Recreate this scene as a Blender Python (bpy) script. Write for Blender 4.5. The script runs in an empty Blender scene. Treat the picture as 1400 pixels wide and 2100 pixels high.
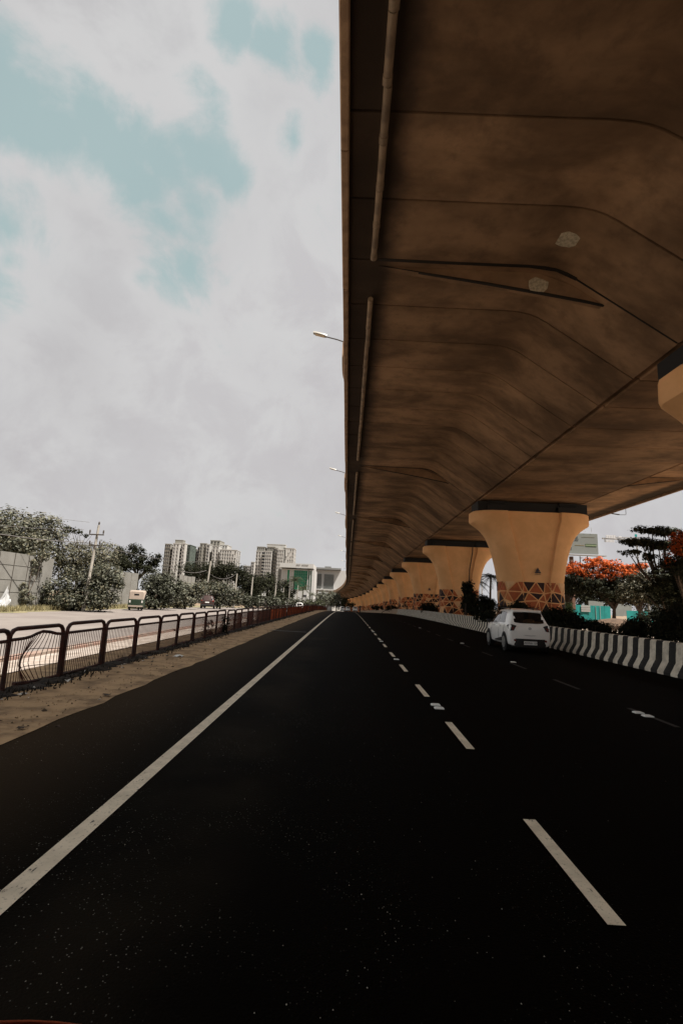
import bpy, math, random
import numpy as np
from mathutils import Vector, Matrix
random.seed(7)
RN = np.random.RandomState(11)
S = bpy.context.scene
COL = S.collection
PI = math.pi
R = math.radians

# ------------------------------------------------------------------ camera
F, CH, VP, ROLL = 960.0, 1.5, (711, 1230), 0.045      # focal length in photo pixels, eye height, vanishing point, roll
W_, H_ = 1400, 2100
_r = math.atan(ROLL); _c, _s = math.cos(_r), math.sin(_r)
_du, _dv = VP[0] - W_ / 2, -(VP[1] - H_ / 2)
_u, _v = _c * _du - _s * _dv, _s * _du + _c * _dv
_p = math.atan(-_v / F); _a = math.atan(-_u * math.cos(_p) / F)
FW = Vector((math.sin(_a) * math.cos(_p), math.cos(_a) * math.cos(_p), math.sin(_p)))
_r0 = Vector((math.cos(_a), -math.sin(_a), 0)); _u0 = _r0.cross(FW)
RT = _c * _r0 + _s * _u0; UP = -_s * _r0 + _c * _u0
cam = bpy.data.cameras.new('camera'); co = bpy.data.objects.new('camera', cam); COL.objects.link(co)
cam.sensor_fit = 'VERTICAL'; cam.sensor_height = 36; cam.lens = F / H_ * 36
cam.clip_start = 0.05; cam.clip_end = 5000
co.matrix_world = Matrix.Translation((0, 0, CH)) @ Matrix((RT, UP, -FW)).transposed().to_4x4()
S.camera = co

def at(x, y, Y):
    d = FW * F + RT * (x - W_ / 2) - UP * (y - H_ / 2)
    d = d * (Y / d.y)
    return Vector((d.x, d.y, d.z + CH))

# ------------------------------------------------------------------ light
SUN = Vector((0.47, -0.27, 1.0)).normalized()
EXPOSURE = 1.65
S.view_settings.view_transform = 'Standard'; S.view_settings.look = 'None'
S.view_settings.exposure = EXPOSURE; S.view_settings.gamma = 1.0; S.view_settings.use_curve_mapping = False
sun = bpy.data.lights.new('sun', 'SUN'); sun.energy = 3.7; sun.angle = R(0.6); sun.color = (1.0, 0.94, 0.86)
so = bpy.data.objects.new('sun', sun); COL.objects.link(so)
so.rotation_euler = (-SUN).to_track_quat('-Z', 'Y').to_euler()
world = bpy.data.worlds.new('World'); S.world = world; world.use_nodes = True
try: world.cycles.sampling_method = 'MANUAL'; world.cycles.sample_map_resolution = 512
except Exception: pass

class NT:
    def __init__(s, tree): s.t = tree; s.n = tree.nodes; s.l = tree.links
    def new(s, typ, **kw):
        n = s.n.new(typ)
        for k, v in kw.items():
            if k == 'ins':
                for a, b in v.items():
                    if isinstance(b, bpy.types.NodeSocket): s.l.new(b, n.inputs[a])
                    else: n.inputs[a].default_value = b
            else: setattr(n, k, v)
        return n
    def math(s, op, a, b=0.0, clamp=False):
        return s.new('ShaderNodeMath', operation=op, use_clamp=clamp, ins={0: a, 1: b}).outputs[0]
    def mix(s, f, a, b, typ='MIX'):
        n = s.new('ShaderNodeMix', data_type='RGBA', blend_type=typ)
        for i, v in ((0, f), (6, a), (7, b)):
            if isinstance(v, bpy.types.NodeSocket): s.l.new(v, n.inputs[i])
            else: n.inputs[i].default_value = v if i == 0 else (*v[:3], 1)
        return n.outputs[2]
    def noise(s, vec, scale, detail=4, rough=.55, dist=0):
        n = s.new('ShaderNodeTexNoise', ins={'Scale': scale, 'Detail': detail, 'Roughness': rough, 'Distortion': dist})
        if vec is not None: s.l.new(vec, n.inputs['Vector'])
        return n
    def rng(s, v, a, b, c=0., d=1., smooth=True):
        n = s.new('ShaderNodeMapRange', interpolation_type='SMOOTHSTEP' if smooth else 'LINEAR')
        s.l.new(v, n.inputs[0])
        for i, q in zip((1, 2, 3, 4), (a, b, c, d)): n.inputs[i].default_value = q
        return n.outputs[0]

w = NT(world.node_tree); w.n.clear()
geo = w.new('ShaderNodeTexCoord').outputs['Generated']
sky = w.new('ShaderNodeTexSky', sky_type='NISHITA', sun_disc=False, sun_elevation=math.asin(SUN.z),
            sun_rotation=math.atan2(SUN.x, SUN.y), air_density=1.6, dust_density=2.0, ozone_density=1.0)
wn = w.noise(geo, 2.4, 4, .55)
warp = w.new('ShaderNodeVectorMath', operation='MULTIPLY_ADD', ins={0: wn.outputs['Color'], 1: (.16, .16, .16), 2: geo}).outputs[0]
warp = w.new('ShaderNodeVectorMath', operation='SUBTRACT', ins={0: warp, 1: (.08, .08, .08)}).outputs[0]
acc = None
for x, y, r in ((-20, 170, 100), (60, 250, 100), (150, 290, 95), (240, 300, 90), (330, 300, 80), (420, 310, 75), (455, 345, 55), (300, 370, 75), (340, 440, 80),
                (385, 470, 80), (370, 530, 76), (400, 400, 70), (10, 490, 90), (-20, 580, 100), (40, 560, 50), (505, 80, 50), (580, 118, 42), (650, 128, 36),
                (445, 205, 40), (600, 258, 30), (-150, 330, 120), (300, 560, 30)):
    d = at(x, y, 1) - Vector((0, 0, CH)); k = d.length; d.normalize()
    dist = w.new('ShaderNodeVectorMath', operation='DISTANCE', ins={0: warp, 1: d}).outputs['Value']
    rr = r / F / k * 1.15
    m = w.rng(dist, 0., rr * 1.75, 1., -.25, False)
    acc = m if acc is None else w.math('MAXIMUM', acc, m)
frac = w.noise(geo, 6.5, 9, .62, .35).outputs['Fac']
big = w.noise(geo, 2.6, 3, .5).outputs['Fac']
fld = w.math('ADD', acc, w.math('MULTIPLY', w.math('SUBTRACT', frac, .5), 2.7))
acc = w.rng(fld, .05, .82)
gen = w.rng(w.math('ADD', w.math('MULTIPLY', frac, .5), w.math('MULTIPLY', big, .5)), .54, .62)   # broken cloud elsewhere round the sky
sepd = w.new('ShaderNodeSeparateXYZ', ins={0: geo})
away = w.rng(sepd.outputs['Y'], .25, -.1)
clear = w.math('MAXIMUM', acc, w.math('MULTIPLY', gen, away))
cn = w.noise(warp, 2.2, 7, .6).outputs['Fac']
cn2 = w.noise(geo, 1.3, 3, .5).outputs['Fac']
cloud = w.mix(w.rng(cn, .30, .66), (1.72, 1.68, 1.71), (2.0, 2.0, 2.02))
cloud = w.mix(w.math('MULTIPLY', w.rng(cn2, .4, .62), .5), cloud, (1.84, 1.75, 1.80))
rim = w.math('MULTIPLY', w.rng(fld, -.55, .0), w.rng(big, .35, .6, .35, 1.))
cloud = w.mix(w.math('MULTIPLY', rim, .8), cloud, (2.16, 2.15, 2.15))
blue = w.mix(.55, w.mix(1.0, sky.outputs[0], (.50, .46, .34), 'MULTIPLY'), (1.25, 2.02, 1.98))
col = w.mix(clear, cloud, w.mix(.70, cloud, blue))
bg = w.new('ShaderNodeBackground', ins={'Color': col, 'Strength': .095})
w.l.new(bg.outputs[0], w.new('ShaderNodeOutputWorld').inputs[0])

# ------------------------------------------------------------------ materials
MATS = {}
def mat(name, col, rough=.8, var=0., scale=3., bump=0., bscale=30., metal=0., spec=.4, col2=None, lo=.35, hi=.65, coat=0., objvar=0., leaf=False, coords='Object'):
    if name in MATS: return MATS[name]
    m = bpy.data.materials.new(name); m.use_nodes = True
    t = NT(m.node_tree); b = t.n['Principled BSDF']
    b.inputs['Roughness'].default_value = rough; b.inputs['Metallic'].default_value = metal
    b.inputs['Specular IOR Level'].default_value = spec
    if coat: b.inputs['Coat Weight'].default_value = coat; b.inputs['Coat Roughness'].default_value = .05
    tc = t.new('ShaderNodeTexCoord').outputs[coords]
    c = None
    if var or col2:
        f = t.rng(t.noise(tc, scale, 5, .6).outputs['Fac'], lo, hi)
        c = t.mix(f, col, col2 if col2 else tuple(q * (1 - var) for q in col))
    if objvar or leaf:
        src = t.new('ShaderNodeNewGeometry').outputs['Random Per Island'] if leaf else t.new('ShaderNodeObjectInfo').outputs['Random']
        k = t.rng(src, 0, 1, 1 - objvar, 1 + objvar, False)
        vv = t.new('ShaderNodeCombineColor', ins={0: k, 1: k, 2: k}).outputs[0]
        c = t.mix(1., c if c is not None else col, vv, 'MULTIPLY')
    if c is not None: t.l.new(c, b.inputs['Base Color'])
    else: b.inputs['Base Color'].default_value = (*col, 1)
    if bump:
        bn = t.noise(tc, bscale, 4)
        bp = t.new('ShaderNodeBump', ins={'Strength': bump, 'Distance': .02, 'Height': bn.outputs['Fac']})
        t.l.new(bp.outputs[0], b.inputs['Normal'])
    if leaf:
        b.inputs['Roughness'].default_value = rough
        tr = t.new('ShaderNodeBsdfTranslucent')
        if c is not None: t.l.new(c, tr.inputs[0])
        mx = t.new('ShaderNodeMixShader', ins={0: .22, 1: b.outputs[0], 2: tr.outputs[0]})
        t.l.new(mx.outputs[0], t.n['Material Output'].inputs[0])
    MATS[name] = m
    return m

def asphalt_mat():
    m = bpy.data.materials.new('asphalt'); m.use_nodes = True; t = NT(m.node_tree); b = t.n['Principled BSDF']
    tc = t.new('ShaderNodeTexCoord').outputs['Object']
    big = t.noise(tc, .25, 4).outputs['Fac']; fine = t.noise(tc, 90, 2).outputs['Fac']
    c = t.mix(t.rng(big, .35, .7), (.0016, .0012, .0008), (.0030, .0022, .0014))
    c = t.mix(t.rng(fine, .3, .7), c, (.0012, .0009, .0006), 'MIX')
    # wheel paths, polished and dusty
    sx = t.new('ShaderNodeSeparateXYZ', ins={0: tc}).outputs[0]
    wob = t.math('ADD', sx, t.math('MULTIPLY', t.noise(tc, .12, 2).outputs['Fac'], .8))
    dust_sheen = t.rng(wob, -1.0, -2.9)
    c = t.mix(t.math('MULTIPLY', dust_sheen, .85), c, (.040, .0265, .0145))  # roadside dust, with the grazing sky sheen mixed into the same colour
    path = t.math('MULTIPLY', t.rng(t.math('ABSOLUTE', t.math('ADD', wob, .72)), .75, .1), t.rng(t.noise(tc, .5, 4).outputs['Fac'], .3, .65))
    c = t.mix(t.math('MULTIPLY', path, .6), c, (.019, .0150, .0100))
    vo = t.new('ShaderNodeTexVoronoi', ins={'Vector': tc, 'Scale': 80., 'Randomness': 1.})
    cell = t.new('ShaderNodeSeparateColor', ins={0: vo.outputs['Color']}).outputs[0]
    patch = t.rng(t.noise(tc, 1.1, 3).outputs['Fac'], .42, .66)
    grit = t.math('MULTIPLY', t.math('MULTIPLY', t.math('LESS_THAN', vo.outputs['Distance'], .24), t.math('GREATER_THAN', cell, .86)), patch)
    left = t.rng(sx, 2.6, -1.5, .12, 1.)
    c = t.mix(t.math('MULTIPLY', grit, left), c, (.20, .19, .165))
    t.l.new(c, b.inputs['Base Color']); b.inputs['Roughness'].default_value = .75; b.inputs['Specular IOR Level'].default_value = .015; b.inputs['Specular Tint'].default_value = (1, .74, .48, 1)
    bp = t.new('ShaderNodeBump', ins={'Strength': .5, 'Distance': .01, 'Height': fine}); t.l.new(bp.outputs[0], b.inputs['Normal'])
    MATS['asphalt'] = m; return m
ASPH = asphalt_mat()

def paint_mat():
    m = bpy.data.materials.new('road_paint'); m.use_nodes = True; t = NT(m.node_tree); b = t.n['Principled BSDF']
    tc = t.new('ShaderNodeTexCoord').outputs['Object']
    st = t.new('ShaderNodeMapping', ins={'Vector': tc, 'Scale': (22., 7., 1.)}).outputs[0]
    worn = t.math('MAXIMUM', t.rng(t.noise(st, 1.0, 5, .7).outputs['Fac'], .61, .66),
                  t.math('MULTIPLY', t.rng(t.noise(tc, 45, 3, .7).outputs['Fac'], .56, .7), .55))
    c = t.mix(t.rng(t.noise(tc, 6, 4).outputs['Fac'], .3, .7), (.70, .60, .45), (.54, .46, .34))
    c = t.mix(worn, c, (.05, .043, .035))
    t.l.new(c, b.inputs['Base Color']); b.inputs['Roughness'].default_value = .75
    MATS['road_paint'] = m; return m
PAINT = paint_mat()

def concrete_mat():
    m = bpy.data.materials.new('deck_concrete'); m.use_nodes = True; t = NT(m.node_tree); b = t.n['Principled BSDF']
    ge = t.new('ShaderNodeNewGeometry'); tc = t.new('ShaderNodeTexCoord').outputs['Object']
    rnd = t.new('ShaderNodeObjectInfo').outputs['Random']
    off = t.new('ShaderNodeVectorMath', operation='MULTIPLY_ADD', ins={0: t.new('ShaderNodeCombineXYZ', ins={0: rnd, 1: rnd, 2: rnd}).outputs[0], 1: (37, 91, 53), 2: tc}).outputs[0]
    n1 = t.noise(t.new('ShaderNodeMapping', ins={'Vector': ge.outputs['Position'], 'Scale': (.45, .8, .5)}).outputs[0], .8, 6, .6, .25).outputs['Fac']; n2 = t.noise(off, 2.2, 5, .65).outputs['Fac']
    stretch = t.new('ShaderNodeMapping', ins={'Vector': off, 'Scale': (.6, 2.2, 1.)}).outputs[0]
    n3 = t.noise(stretch, 1.5, 5, .6).outputs['Fac']
    c = t.mix(t.rng(n1, .32, .70), (.140, .083, .046), (.365, .218, .122))
    c = t.mix(t.math('MULTIPLY', t.rng(n2, .46, .74), .42), c, (.10, .062, .038))
    c = t.mix(t.math('MULTIPLY', t.rng(n3, .5, .85), .22), c, (.27, .19, .125))
    k = t.rng(rnd, 0, 1, .76, 1.16, False)
    c = t.mix(1., c, t.new('ShaderNodeCombineColor', ins={0: k, 1: k, 2: k}).outputs[0], 'MULTIPLY')
    # damp, sooty drip band along the drain pipe at both wing edges
    sp = t.new('ShaderNodeSeparateXYZ', ins={0: tc}); ax = t.math('ABSOLUTE', sp.outputs[0])
    soot = t.rng(t.math('ADD', ax, t.math('MULTIPLY', t.noise(off, 1.3, 3).outputs['Fac'], .5)), 10.6, 11.3)
    c = t.mix(t.math('MULTIPLY', soot, .9), c, (.022, .015, .010))
    t.l.new(c, b.inputs['Base Color']); b.inputs['Roughness'].default_value = .88; b.inputs['Specular IOR Level'].default_value = .2
    bp = t.new('ShaderNodeBump', ins={'Strength': .35, 'Distance': .03, 'Height': n2}); t.l.new(bp.outputs[0], b.inputs['Normal'])
    return m
CONC = concrete_mat()

def stripe_mat():
    m = bpy.data.materials.new('barrier_stripes'); m.use_nodes = True; t = NT(m.node_tree); b = t.n['Principled BSDF']
    tc = t.new('ShaderNodeTexCoord').outputs['Object']
    y = t.new('ShaderNodeSeparateXYZ', ins={0: tc}).outputs[1]
    wob = t.math('ADD', y, t.math('MULTIPLY', t.noise(tc, 9., 3).outputs['Fac'], .035))
    ph = t.math('FRACT', t.math('ADD', t.math('DIVIDE', wob, .512), 10.))
    on = t.math('GREATER_THAN', ph, .52)
    n = t.noise(tc, 5, 6, .65).outputs['Fac']
    wht = t.mix(t.rng(n, .35, .7), (.76, .68, .55), (.50, .44, .35))
    blk = t.mix(t.rng(n, .4, .75), (.007, .006, .005), (.028, .023, .018))
    c = t.mix(on, blk, wht)
    chip = t.rng(t.noise(tc, 26, 4, .7).outputs['Fac'], .64, .68)
    c = t.mix(t.math('MULTIPLY', chip, .8), c, (.15, .12, .09))
    t.l.new(c, b.inputs['Base Color']); b.inputs['Roughness'].default_value = .8
    return m
STRIPE = stripe_mat()

M = dict(
 earth=mat('earth', (.22, .155, .10), .95, col2=(.12, .085, .055), scale=.6, bump=.6, bscale=4),
 dirt=mat('dirt', (.42, .275, .145), .95, col2=(.19, .12, .062), scale=2.6, bump=1., bscale=14, lo=.38, hi=.70),
 soil=mat('soil', (.10, .066, .042), .95, col2=(.05, .034, .022), scale=1.5, bump=.8, bscale=7),
 gravel=mat('pale_gravel', (.34, .29, .25), .95, col2=(.23, .185, .15), scale=3, bump=.6, bscale=14),
 service=mat('dusty_asphalt', (.168, .146, .130), .85, col2=(.14, .118, .106), scale=.35, bump=.2, bscale=40),
 kerb=mat('red_kerb', (.23, .135, .105), .9, col2=(.19, .15, .12), scale=2),
 verge=mat('dry_verge', (.20, .17, .095), .95, col2=(.12, .11, .055), scale=1.2, bump=.8, bscale=8),
 pier=mat('cream_pier_paint', (.90, .495, .225), .75, col2=(.79, .42, .18), scale=.8, bump=.12, bscale=12, spec=.3),
 piera=mat('pier_maroon', (.030, .008, .006), .7), pierb=mat('pier_rust', (.50, .122, .036), .7, var=.3, scale=1.5),
 pierc=mat('pier_orange', (.58, .18, .055), .7, var=.25, scale=1.5), pierd=mat('pier_tan', (.85, .50, .25), .7, var=.2, scale=1.5),
 navy=mat('emblem_navy', (.012, .012, .03), .5), bearing=mat('bearing_black', (.012, .011, .01), .7),
 parapet=mat('parapet_concrete', (.34, .215, .125), .85, col2=(.22, .135, .08), scale=2.5, bump=.2, bscale=20, objvar=.12),
 pipe=mat('drain_pipe', (.27, .19, .12), .6, col2=(.16, .11, .07), scale=3, objvar=.25),
 iron=mat('dark_iron', (.05, .04, .032), .6), steel=mat('galvanised_steel', (.32, .31, .29), .5, metal=.3, var=.2),
 lamp=mat('lamp_housing', (.42, .40, .36), .45), lens=mat('lamp_lens', (.62, .50, .33), .3),
 rail=mat('rust_red_rail', (.060, .013, .007), .6, col2=(.024, .008, .006), scale=6, bump=.15, bscale=30),
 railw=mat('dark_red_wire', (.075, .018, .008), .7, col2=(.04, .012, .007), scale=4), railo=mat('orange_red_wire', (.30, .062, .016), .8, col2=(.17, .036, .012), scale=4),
 leafA=mat('leaf_grey_green', (.084, .086, .062), .6, leaf=True, objvar=.65, spec=.3),
 leafB=mat('leaf_olive', (.094, .084, .050), .6, leaf=True, objvar=.5, spec=.4),
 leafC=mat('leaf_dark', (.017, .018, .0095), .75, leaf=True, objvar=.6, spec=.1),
 leafD=mat('leaf_fresh', (.16, .24, .10), .6, leaf=True, objvar=.4, spec=.3),
 leafE=mat('leaf_feather', (.042, .045, .024), .7, leaf=True, objvar=.55, spec=.15),
 flower=mat('flame_flower', (.40, .085, .022), .8, leaf=True, objvar=.45, spec=.05),
 grass=mat('dry_grass', (.20, .17, .085), .8, leaf=True, objvar=.5),
 bark=mat('bark', (.085, .06, .042), .95, var=.5, scale=6, bump=.5, bscale=20),
 pole=mat('pole_concrete', (.33, .30, .26), .85, var=.3, scale=4), wire=mat('wire', (.10, .09, .085), .6),
 sheet=mat('grey_hoarding_sheet', (.20, .192, .174), .65, col2=(.17, .162, .145), scale=1.2, objvar=.07, bump=.1, bscale=5),
 tarp=mat('white_tarp', (.30, .30, .30), .7), 
 towerA=mat('tower_render', (.36, .35, .33), .9, var=.12, scale=.2), towerB=mat('tower_beige', (.21, .20, .175), .9, var=.12, scale=.2),
 netting=mat('green_netting', (.072, .092, .078), .9, var=.45, scale=.4), window=mat('far_window', (.020, .020, .022), .25, spec=.5),
 officew=mat('office_white', (.36, .355, .345), .7), greenglass=mat('green_glass', (.003, .17, .08), .25, var=.35, scale=.15, spec=.5),
 greyglass=mat('grey_glass', (.10, .105, .10), .3, var=.2, scale=.2), louvre=mat('louvre_grey', (.15, .15, .145), .7),
 carwhite=mat('car_white', (.92, .90, .86), .3, coat=.8), glass=mat('car_glass', (.006, .006, .007), .06, spec=.6),
 sideglass=mat('side_glass', (.03, .03, .03), .04, spec=1.0),
 black=mat('black_plastic', (.010, .010, .010), .5), tyre=mat('tyre', (.012, .012, .012), .85), alloy=mat('alloy', (.45, .44, .42), .35, metal=.7),
 lred=mat('tail_red', (.16, .02, .015), .15, spec=.6), lclear=mat('tail_clear', (.50, .47, .45), .12, spec=.6), chrome=mat('chrome', (.45, .44, .42), .15, metal=1.),
 plate=mat('plate', (.72, .72, .68), .5), seam=mat('seam', (.12, .115, .11), .8),
 suv=mat('suv_maroon', (.034, .017, .014), .35, coat=.5), autog=mat('auto_green', (.022, .034, .021), .5), autoc=mat('auto_canopy', (.30, .24, .195), .8, var=.1),
 teal=mat('teal_hoarding', (.006, .205, .19), .6, var=.2, scale=1., objvar=.12), white=mat('white_board', (.30, .295, .28), .7, var=.1),
 bbsheet=mat('billboard_grey', (.155, .165, .15), .7, var=.06, scale=.3), bbgreen=mat('billboard_green', (.035, .085, .02), .7), bbink=mat('billboard_ink', (.045, .05, .045), .7),
 bborange=mat('billboard_ochre', (.26, .19, .075), .7), sign=mat('gantry_sign', (.52, .52, .53), .6), signink=mat('gantry_ink', (.2, .2, .2), .6), tealsign=mat('teal_sign', (.0, .2, .2), .5),
 barric=mat('pale_barricade', (.52, .36, .24), .6, var=.3, scale=5), brick=mat('mound_earth', (.11, .07, .045), .95, var=.4, scale=2, bump=.6, bscale=6),
 finger=mat('orange_fingertip', (.62, .20, .10), .5, var=.2, scale=8), patch=mat('mortar_patch', (.62, .52, .37), .95, var=.4, scale=14, bump=.4, bscale=40),
 cloth1=mat('cloth_dark', (.03, .03, .04), .9), skin=mat('skin', (.25, .13, .08), .6), yellow=mat('auto_yellow', (.35, .22, .02), .5),
)

# ------------------------------------------------------------------ mesh helpers
class MB:
    def __init__(s): s.v = []; s.f = []; s.m = []
    def add(s, vs, fs, mi=0):
        o = len(s.v); s.v += [tuple(p) for p in vs]; s.f += [tuple(i + o for i in f) for f in fs]; s.m += [mi] * len(fs); return s
    def box(s, c, d, mi=0, rot=None):
        hx, hy, hz = d[0] / 2, d[1] / 2, d[2] / 2
        vs = [Vector((x, y, z)) for z in (-hz, hz) for y in (-hy, hy) for x in (-hx, hx)]
        if rot is not None: vs = [rot @ p for p in vs]
        c = Vector(c)
        return s.add([p + c for p in vs], [(0, 2, 3, 1), (4, 5, 7, 6), (0, 1, 5, 4), (2, 6, 7, 3), (0, 4, 6, 2), (1, 3, 7, 5)], mi)
    def bbox(s, c, d, b=.02, mi=0):                                       # box with chamfered vertical and top edges
        hx, hy, hz = d[0] / 2, d[1] / 2, d[2] / 2
        def ring(x, y, z, k): return [Vector(c) + Vector(p) for p in ((-x + k, -y, z), (x - k, -y, z), (x, -y + k, z), (x, y - k, z), (x - k, y, z), (-x + k, y, z), (-x, y - k, z), (-x, -y + k, z))]
        return s.loft([ring(hx - b, hy - b, -hz, b * .6), ring(hx, hy, -hz + b, b), ring(hx, hy, hz - b, b), ring(hx - b, hy - b, hz, b * .6)], mi=mi)
    def loft(s, rings, closed=True, cap=True, mi=0):
        n = len(rings[0]); vs = [p for r in rings for p in r]; fs = []
        for i in range(len(rings) - 1):
            for j in range(n if closed else n - 1):
                k = (j + 1) % n; fs.append((i * n + j, i * n + k, (i + 1) * n + k, (i + 1) * n + j))
        if cap and closed: fs += [tuple(range(n - 1, -1, -1)), tuple((len(rings) - 1) * n + j for j in range(n))]
        return s.add(vs, fs, mi)
    def tube(s, pts, r, n=8, mi=0, cap=True):
        pts = [Vector(p) for p in pts]; rs = r if isinstance(r, (list, tuple)) else [r] * len(pts); rings = []
        prev = None
        for i, p in enumerate(pts):
            t = (pts[min(i + 1, len(pts) - 1)] - pts[max(i - 1, 0)]).normalized()
            a = prev if prev is not None else (Vector((0, 0, 1)) if abs(t.z) < .9 else Vector((1, 0, 0)))
            x = (a - t * a.dot(t)).normalized(); y = t.cross(x); prev = x
            rings.append([p + (x * math.cos(q) + y * math.sin(q)) * rs[i] for q in [2 * PI * k / n for k in range(n)]])
        return s.loft(rings, cap=cap, mi=mi)
    def disc(s, c, axis, r, h, n=20, mi=0, r2=None):
        axis = Vector(axis).normalized(); c = Vector(c)
        return s.tube([c - axis * h / 2, c + axis * h / 2], [r, r if r2 is None else r2], n, mi)
    def quad(s, a, b, c, d, mi=0): return s.add([a, b, c, d], [(0, 1, 2, 3)], mi)
    def mesh(s, name, mats, smooth=None):
        me = bpy.data.meshes.new(name); me.from_pydata(s.v, [], s.f); 
        for m in (mats if isinstance(mats, (list, tuple)) else [mats]): me.materials.append(m)
        if max(s.m, default=0): me.polygons.foreach_set('material_index', s.m)
        if smooth is not None:
            me.polygons.foreach_set('use_smooth', [True] * len(s.f)); me.set_sharp_from_angle(angle=R(smooth))
        me.update(); return me
    def obj(s, name, mats, parent=None, smooth=None, loc=None):
        return put(name, s.mesh(name, mats, smooth), parent, loc)

def put(name, me, parent=None, loc=None, rot=None):
    o = bpy.data.objects.new(name, me); COL.objects.link(o)
    if parent is not None: o.parent = parent
    if loc is not None: o.location = loc
    if rot is not None: o.rotation_euler = rot
    return o
def thing(name, label, cat, loc=(0, 0, 0), rz=0., group=None, me=None):
    o = bpy.data.objects.new(name, me); COL.objects.link(o); o.location = loc; o.rotation_euler = (0, 0, rz)
    return tag(o, label, cat, group)
def tag(o, label, cat, group=None):
    o['label'] = label; o['category'] = cat
    if group: o['group'] = group
    return o
def kind(o, k): o['kind'] = k; return o
def kids(o): return [c for c in COL.objects if c.parent == o]
KIDS = {}
def copy_tree(o, parent=None, tree=None):
    c = o.copy(); COL.objects.link(c); c.parent = parent
    for ch, sub in (tree if tree is not None else tree_of(o)): copy_tree(ch, c, sub)
    return c
def tree_of(o): return [(c, tree_of(c)) for c in o.children]

# ------------------------------------------------------------------ the lie of the land
def G(Y):                                                   # the road crests gently and then falls away
    q = (Y - 66) / 14
    return -.0255 * 14 * (math.log1p(math.exp(q)) if q < 30 else q)
def C(Y): return -5.0 * (max(0., Y - 150) / 100) ** 2       # and bends to the left far off
def slope(Y): return (G(Y + .5) - G(Y - .5)), (C(Y + .5) - C(Y - .5))
YS = [-140, -70, -40, -15, -8, -4, 0, 4, 8, 12, 16, 20] + list(range(24, 200, 4)) + list(range(200, 431, 10))
def strip(name, prof, m, ys=YS, jit=None, dz=0.):
    """sweep a cross-section [(x, z)...] along the road"""
    b = MB(); n = len(prof); vs = []; fs = []
    for Y in ys:
        g, c = G(Y), C(Y)
        for k, (x, z) in enumerate(prof):
            jx = jit.get(k, 0) * (RN.rand() - .5) * 2 if jit else 0
            vs.append((x + c + jx, Y, z + g + dz))
    for i in range(len(ys) - 1):
        for j in range(n - 1): fs.append((i * n + j, i * n + j + 1, (i + 1) * n + j + 1, (i + 1) * n + j))
    b.add(vs, fs); return kind(b.obj(name, m), 'structure')
gb = MB(); gx = [-1500, -400, -120, -40, 0, 40, 120, 400, 1500]; gy = [-300, -100, -15, 10, 30, 50, 70, 90, 120, 160, 200, 260, 330, 430, 600, 900, 1500, 3000]
gz = lambda Y: (G(Y) if Y < 430 else G(430) - (Y - 430) * .004) - .34
gb.add([(x, y, gz(y)) for y in gy for x in gx], [(i * 9 + j, i * 9 + j + 1, i * 9 + j + 10, i * 9 + j + 9) for i in range(len(gy) - 1) for j in range(8)])
kind(gb.obj('ground', M['earth']), 'structure')
road = strip('road', [(-3.6, -.34), (-3.6, 0), (8.9, 0), (8.9, -.34)], ASPH)
YF = [-140, -70, -40, -25] + [-15 + .45 * i for i in range(60)] + [12 + .9 * i for i in range(60)] + list(range(66, 431, 8))
strip('dirt_verge', [(-5.9, -.3), (-5.75, .012), (-4.6, .03), (-3.9, .022), (-3.22, .006)], M['dirt'], YF, {4: .045, 3: .03})
strip('median', [(-7.62, -.5), (-7.62, -.20), (-6.6, -.10), (-5.6, -.0)], M['gravel'], YF, {2: .1})
strip('service_road', [(-21.2, -.34), (-21.2, -.215), (-7.8, -.215), (-7.8, -.34)], M['service'])
strip('service_road_kerb', [(-7.88, -.34), (-7.88, -.13), (-7.82, -.11), (-7.66, -.11), (-7.60, -.13), (-7.60, -.34)], M['kerb'])
strip('grass_verge', [(-40, -.3), (-26, -.12), (-22.6, -.12), (-21.0, -.205)], M['verge'], YF, {3: .35, 2: .1})
strip('planting_bed', [(8.62, -.2), (8.62, .05), (10, .12), (14.2, .12), (15.0, .05), (15.0, -.3)], M['soil'])
strip('right_carriageway', [(15.0, -.05), (24.5, -.05), (24.5, -.34)], mat('pale_concrete', (.44, .37, .29), .9, col2=(.36, .30, .23), scale=.8))

# ------------------------------------------------------------------ road paint and studs (parts of the road)
def mark(name, x0, x1, y0, y1, z=.004, m=PAINT, seg=2., loc=True):
    n = max(1, int((y1 - y0) / seg)); b = MB(); vs = []
    for i in range(n + 1):
        Y = y0 + (y1 - y0) * i / n
        for x in (x0, x1): vs.append((x + C(Y), Y, G(Y) + z))
    b.add(vs, [(2 * i, 2 * i + 1, 2 * i + 3, 2 * i + 2) for i in range(n)])
    return b.obj(name, m, road)
mark('edge_line', -1.66, -1.535, -6, 190, seg=1.5)
for k in range(-1, 44):
    y = 2.63 + 2.745 * k
    mark('lane_dash', 1.335, 1.425, y, y + 1.12, seg=.6)
FADED = mat('faded_paint', (.022, .019, .015), .8, var=.6, scale=9)
for k in range(0, 16):
    y = 1.35 + 2.745 * k * 1.0
    mark('worn_dash', 4.52, 4.60, y, y + 1.15, m=FADED, seg=.6)
stud = MB(); stud.loft([[Vector((x * q, y * q, z)) for x, y in ((-.07, -.05), (.07, -.05), (.07, .05), (-.07, .05))] for q, z in ((1, 0), (.92, .014), (.6, .022))]); stud_me = stud.mesh('road_stud', M['plate'])
for x, y in ((1.40, 7.49), (1.41, 7.27), (4.51, 7.64), (4.52, 7.43), (4.69, 13.62), (4.67, 19.41), (1.38, 12.98), (1.38, 18.5), (1.38, 24.0), (4.6, 30.)):
    put('road_stud', stud_me, road, (x, y, G(y) + .004))
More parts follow.
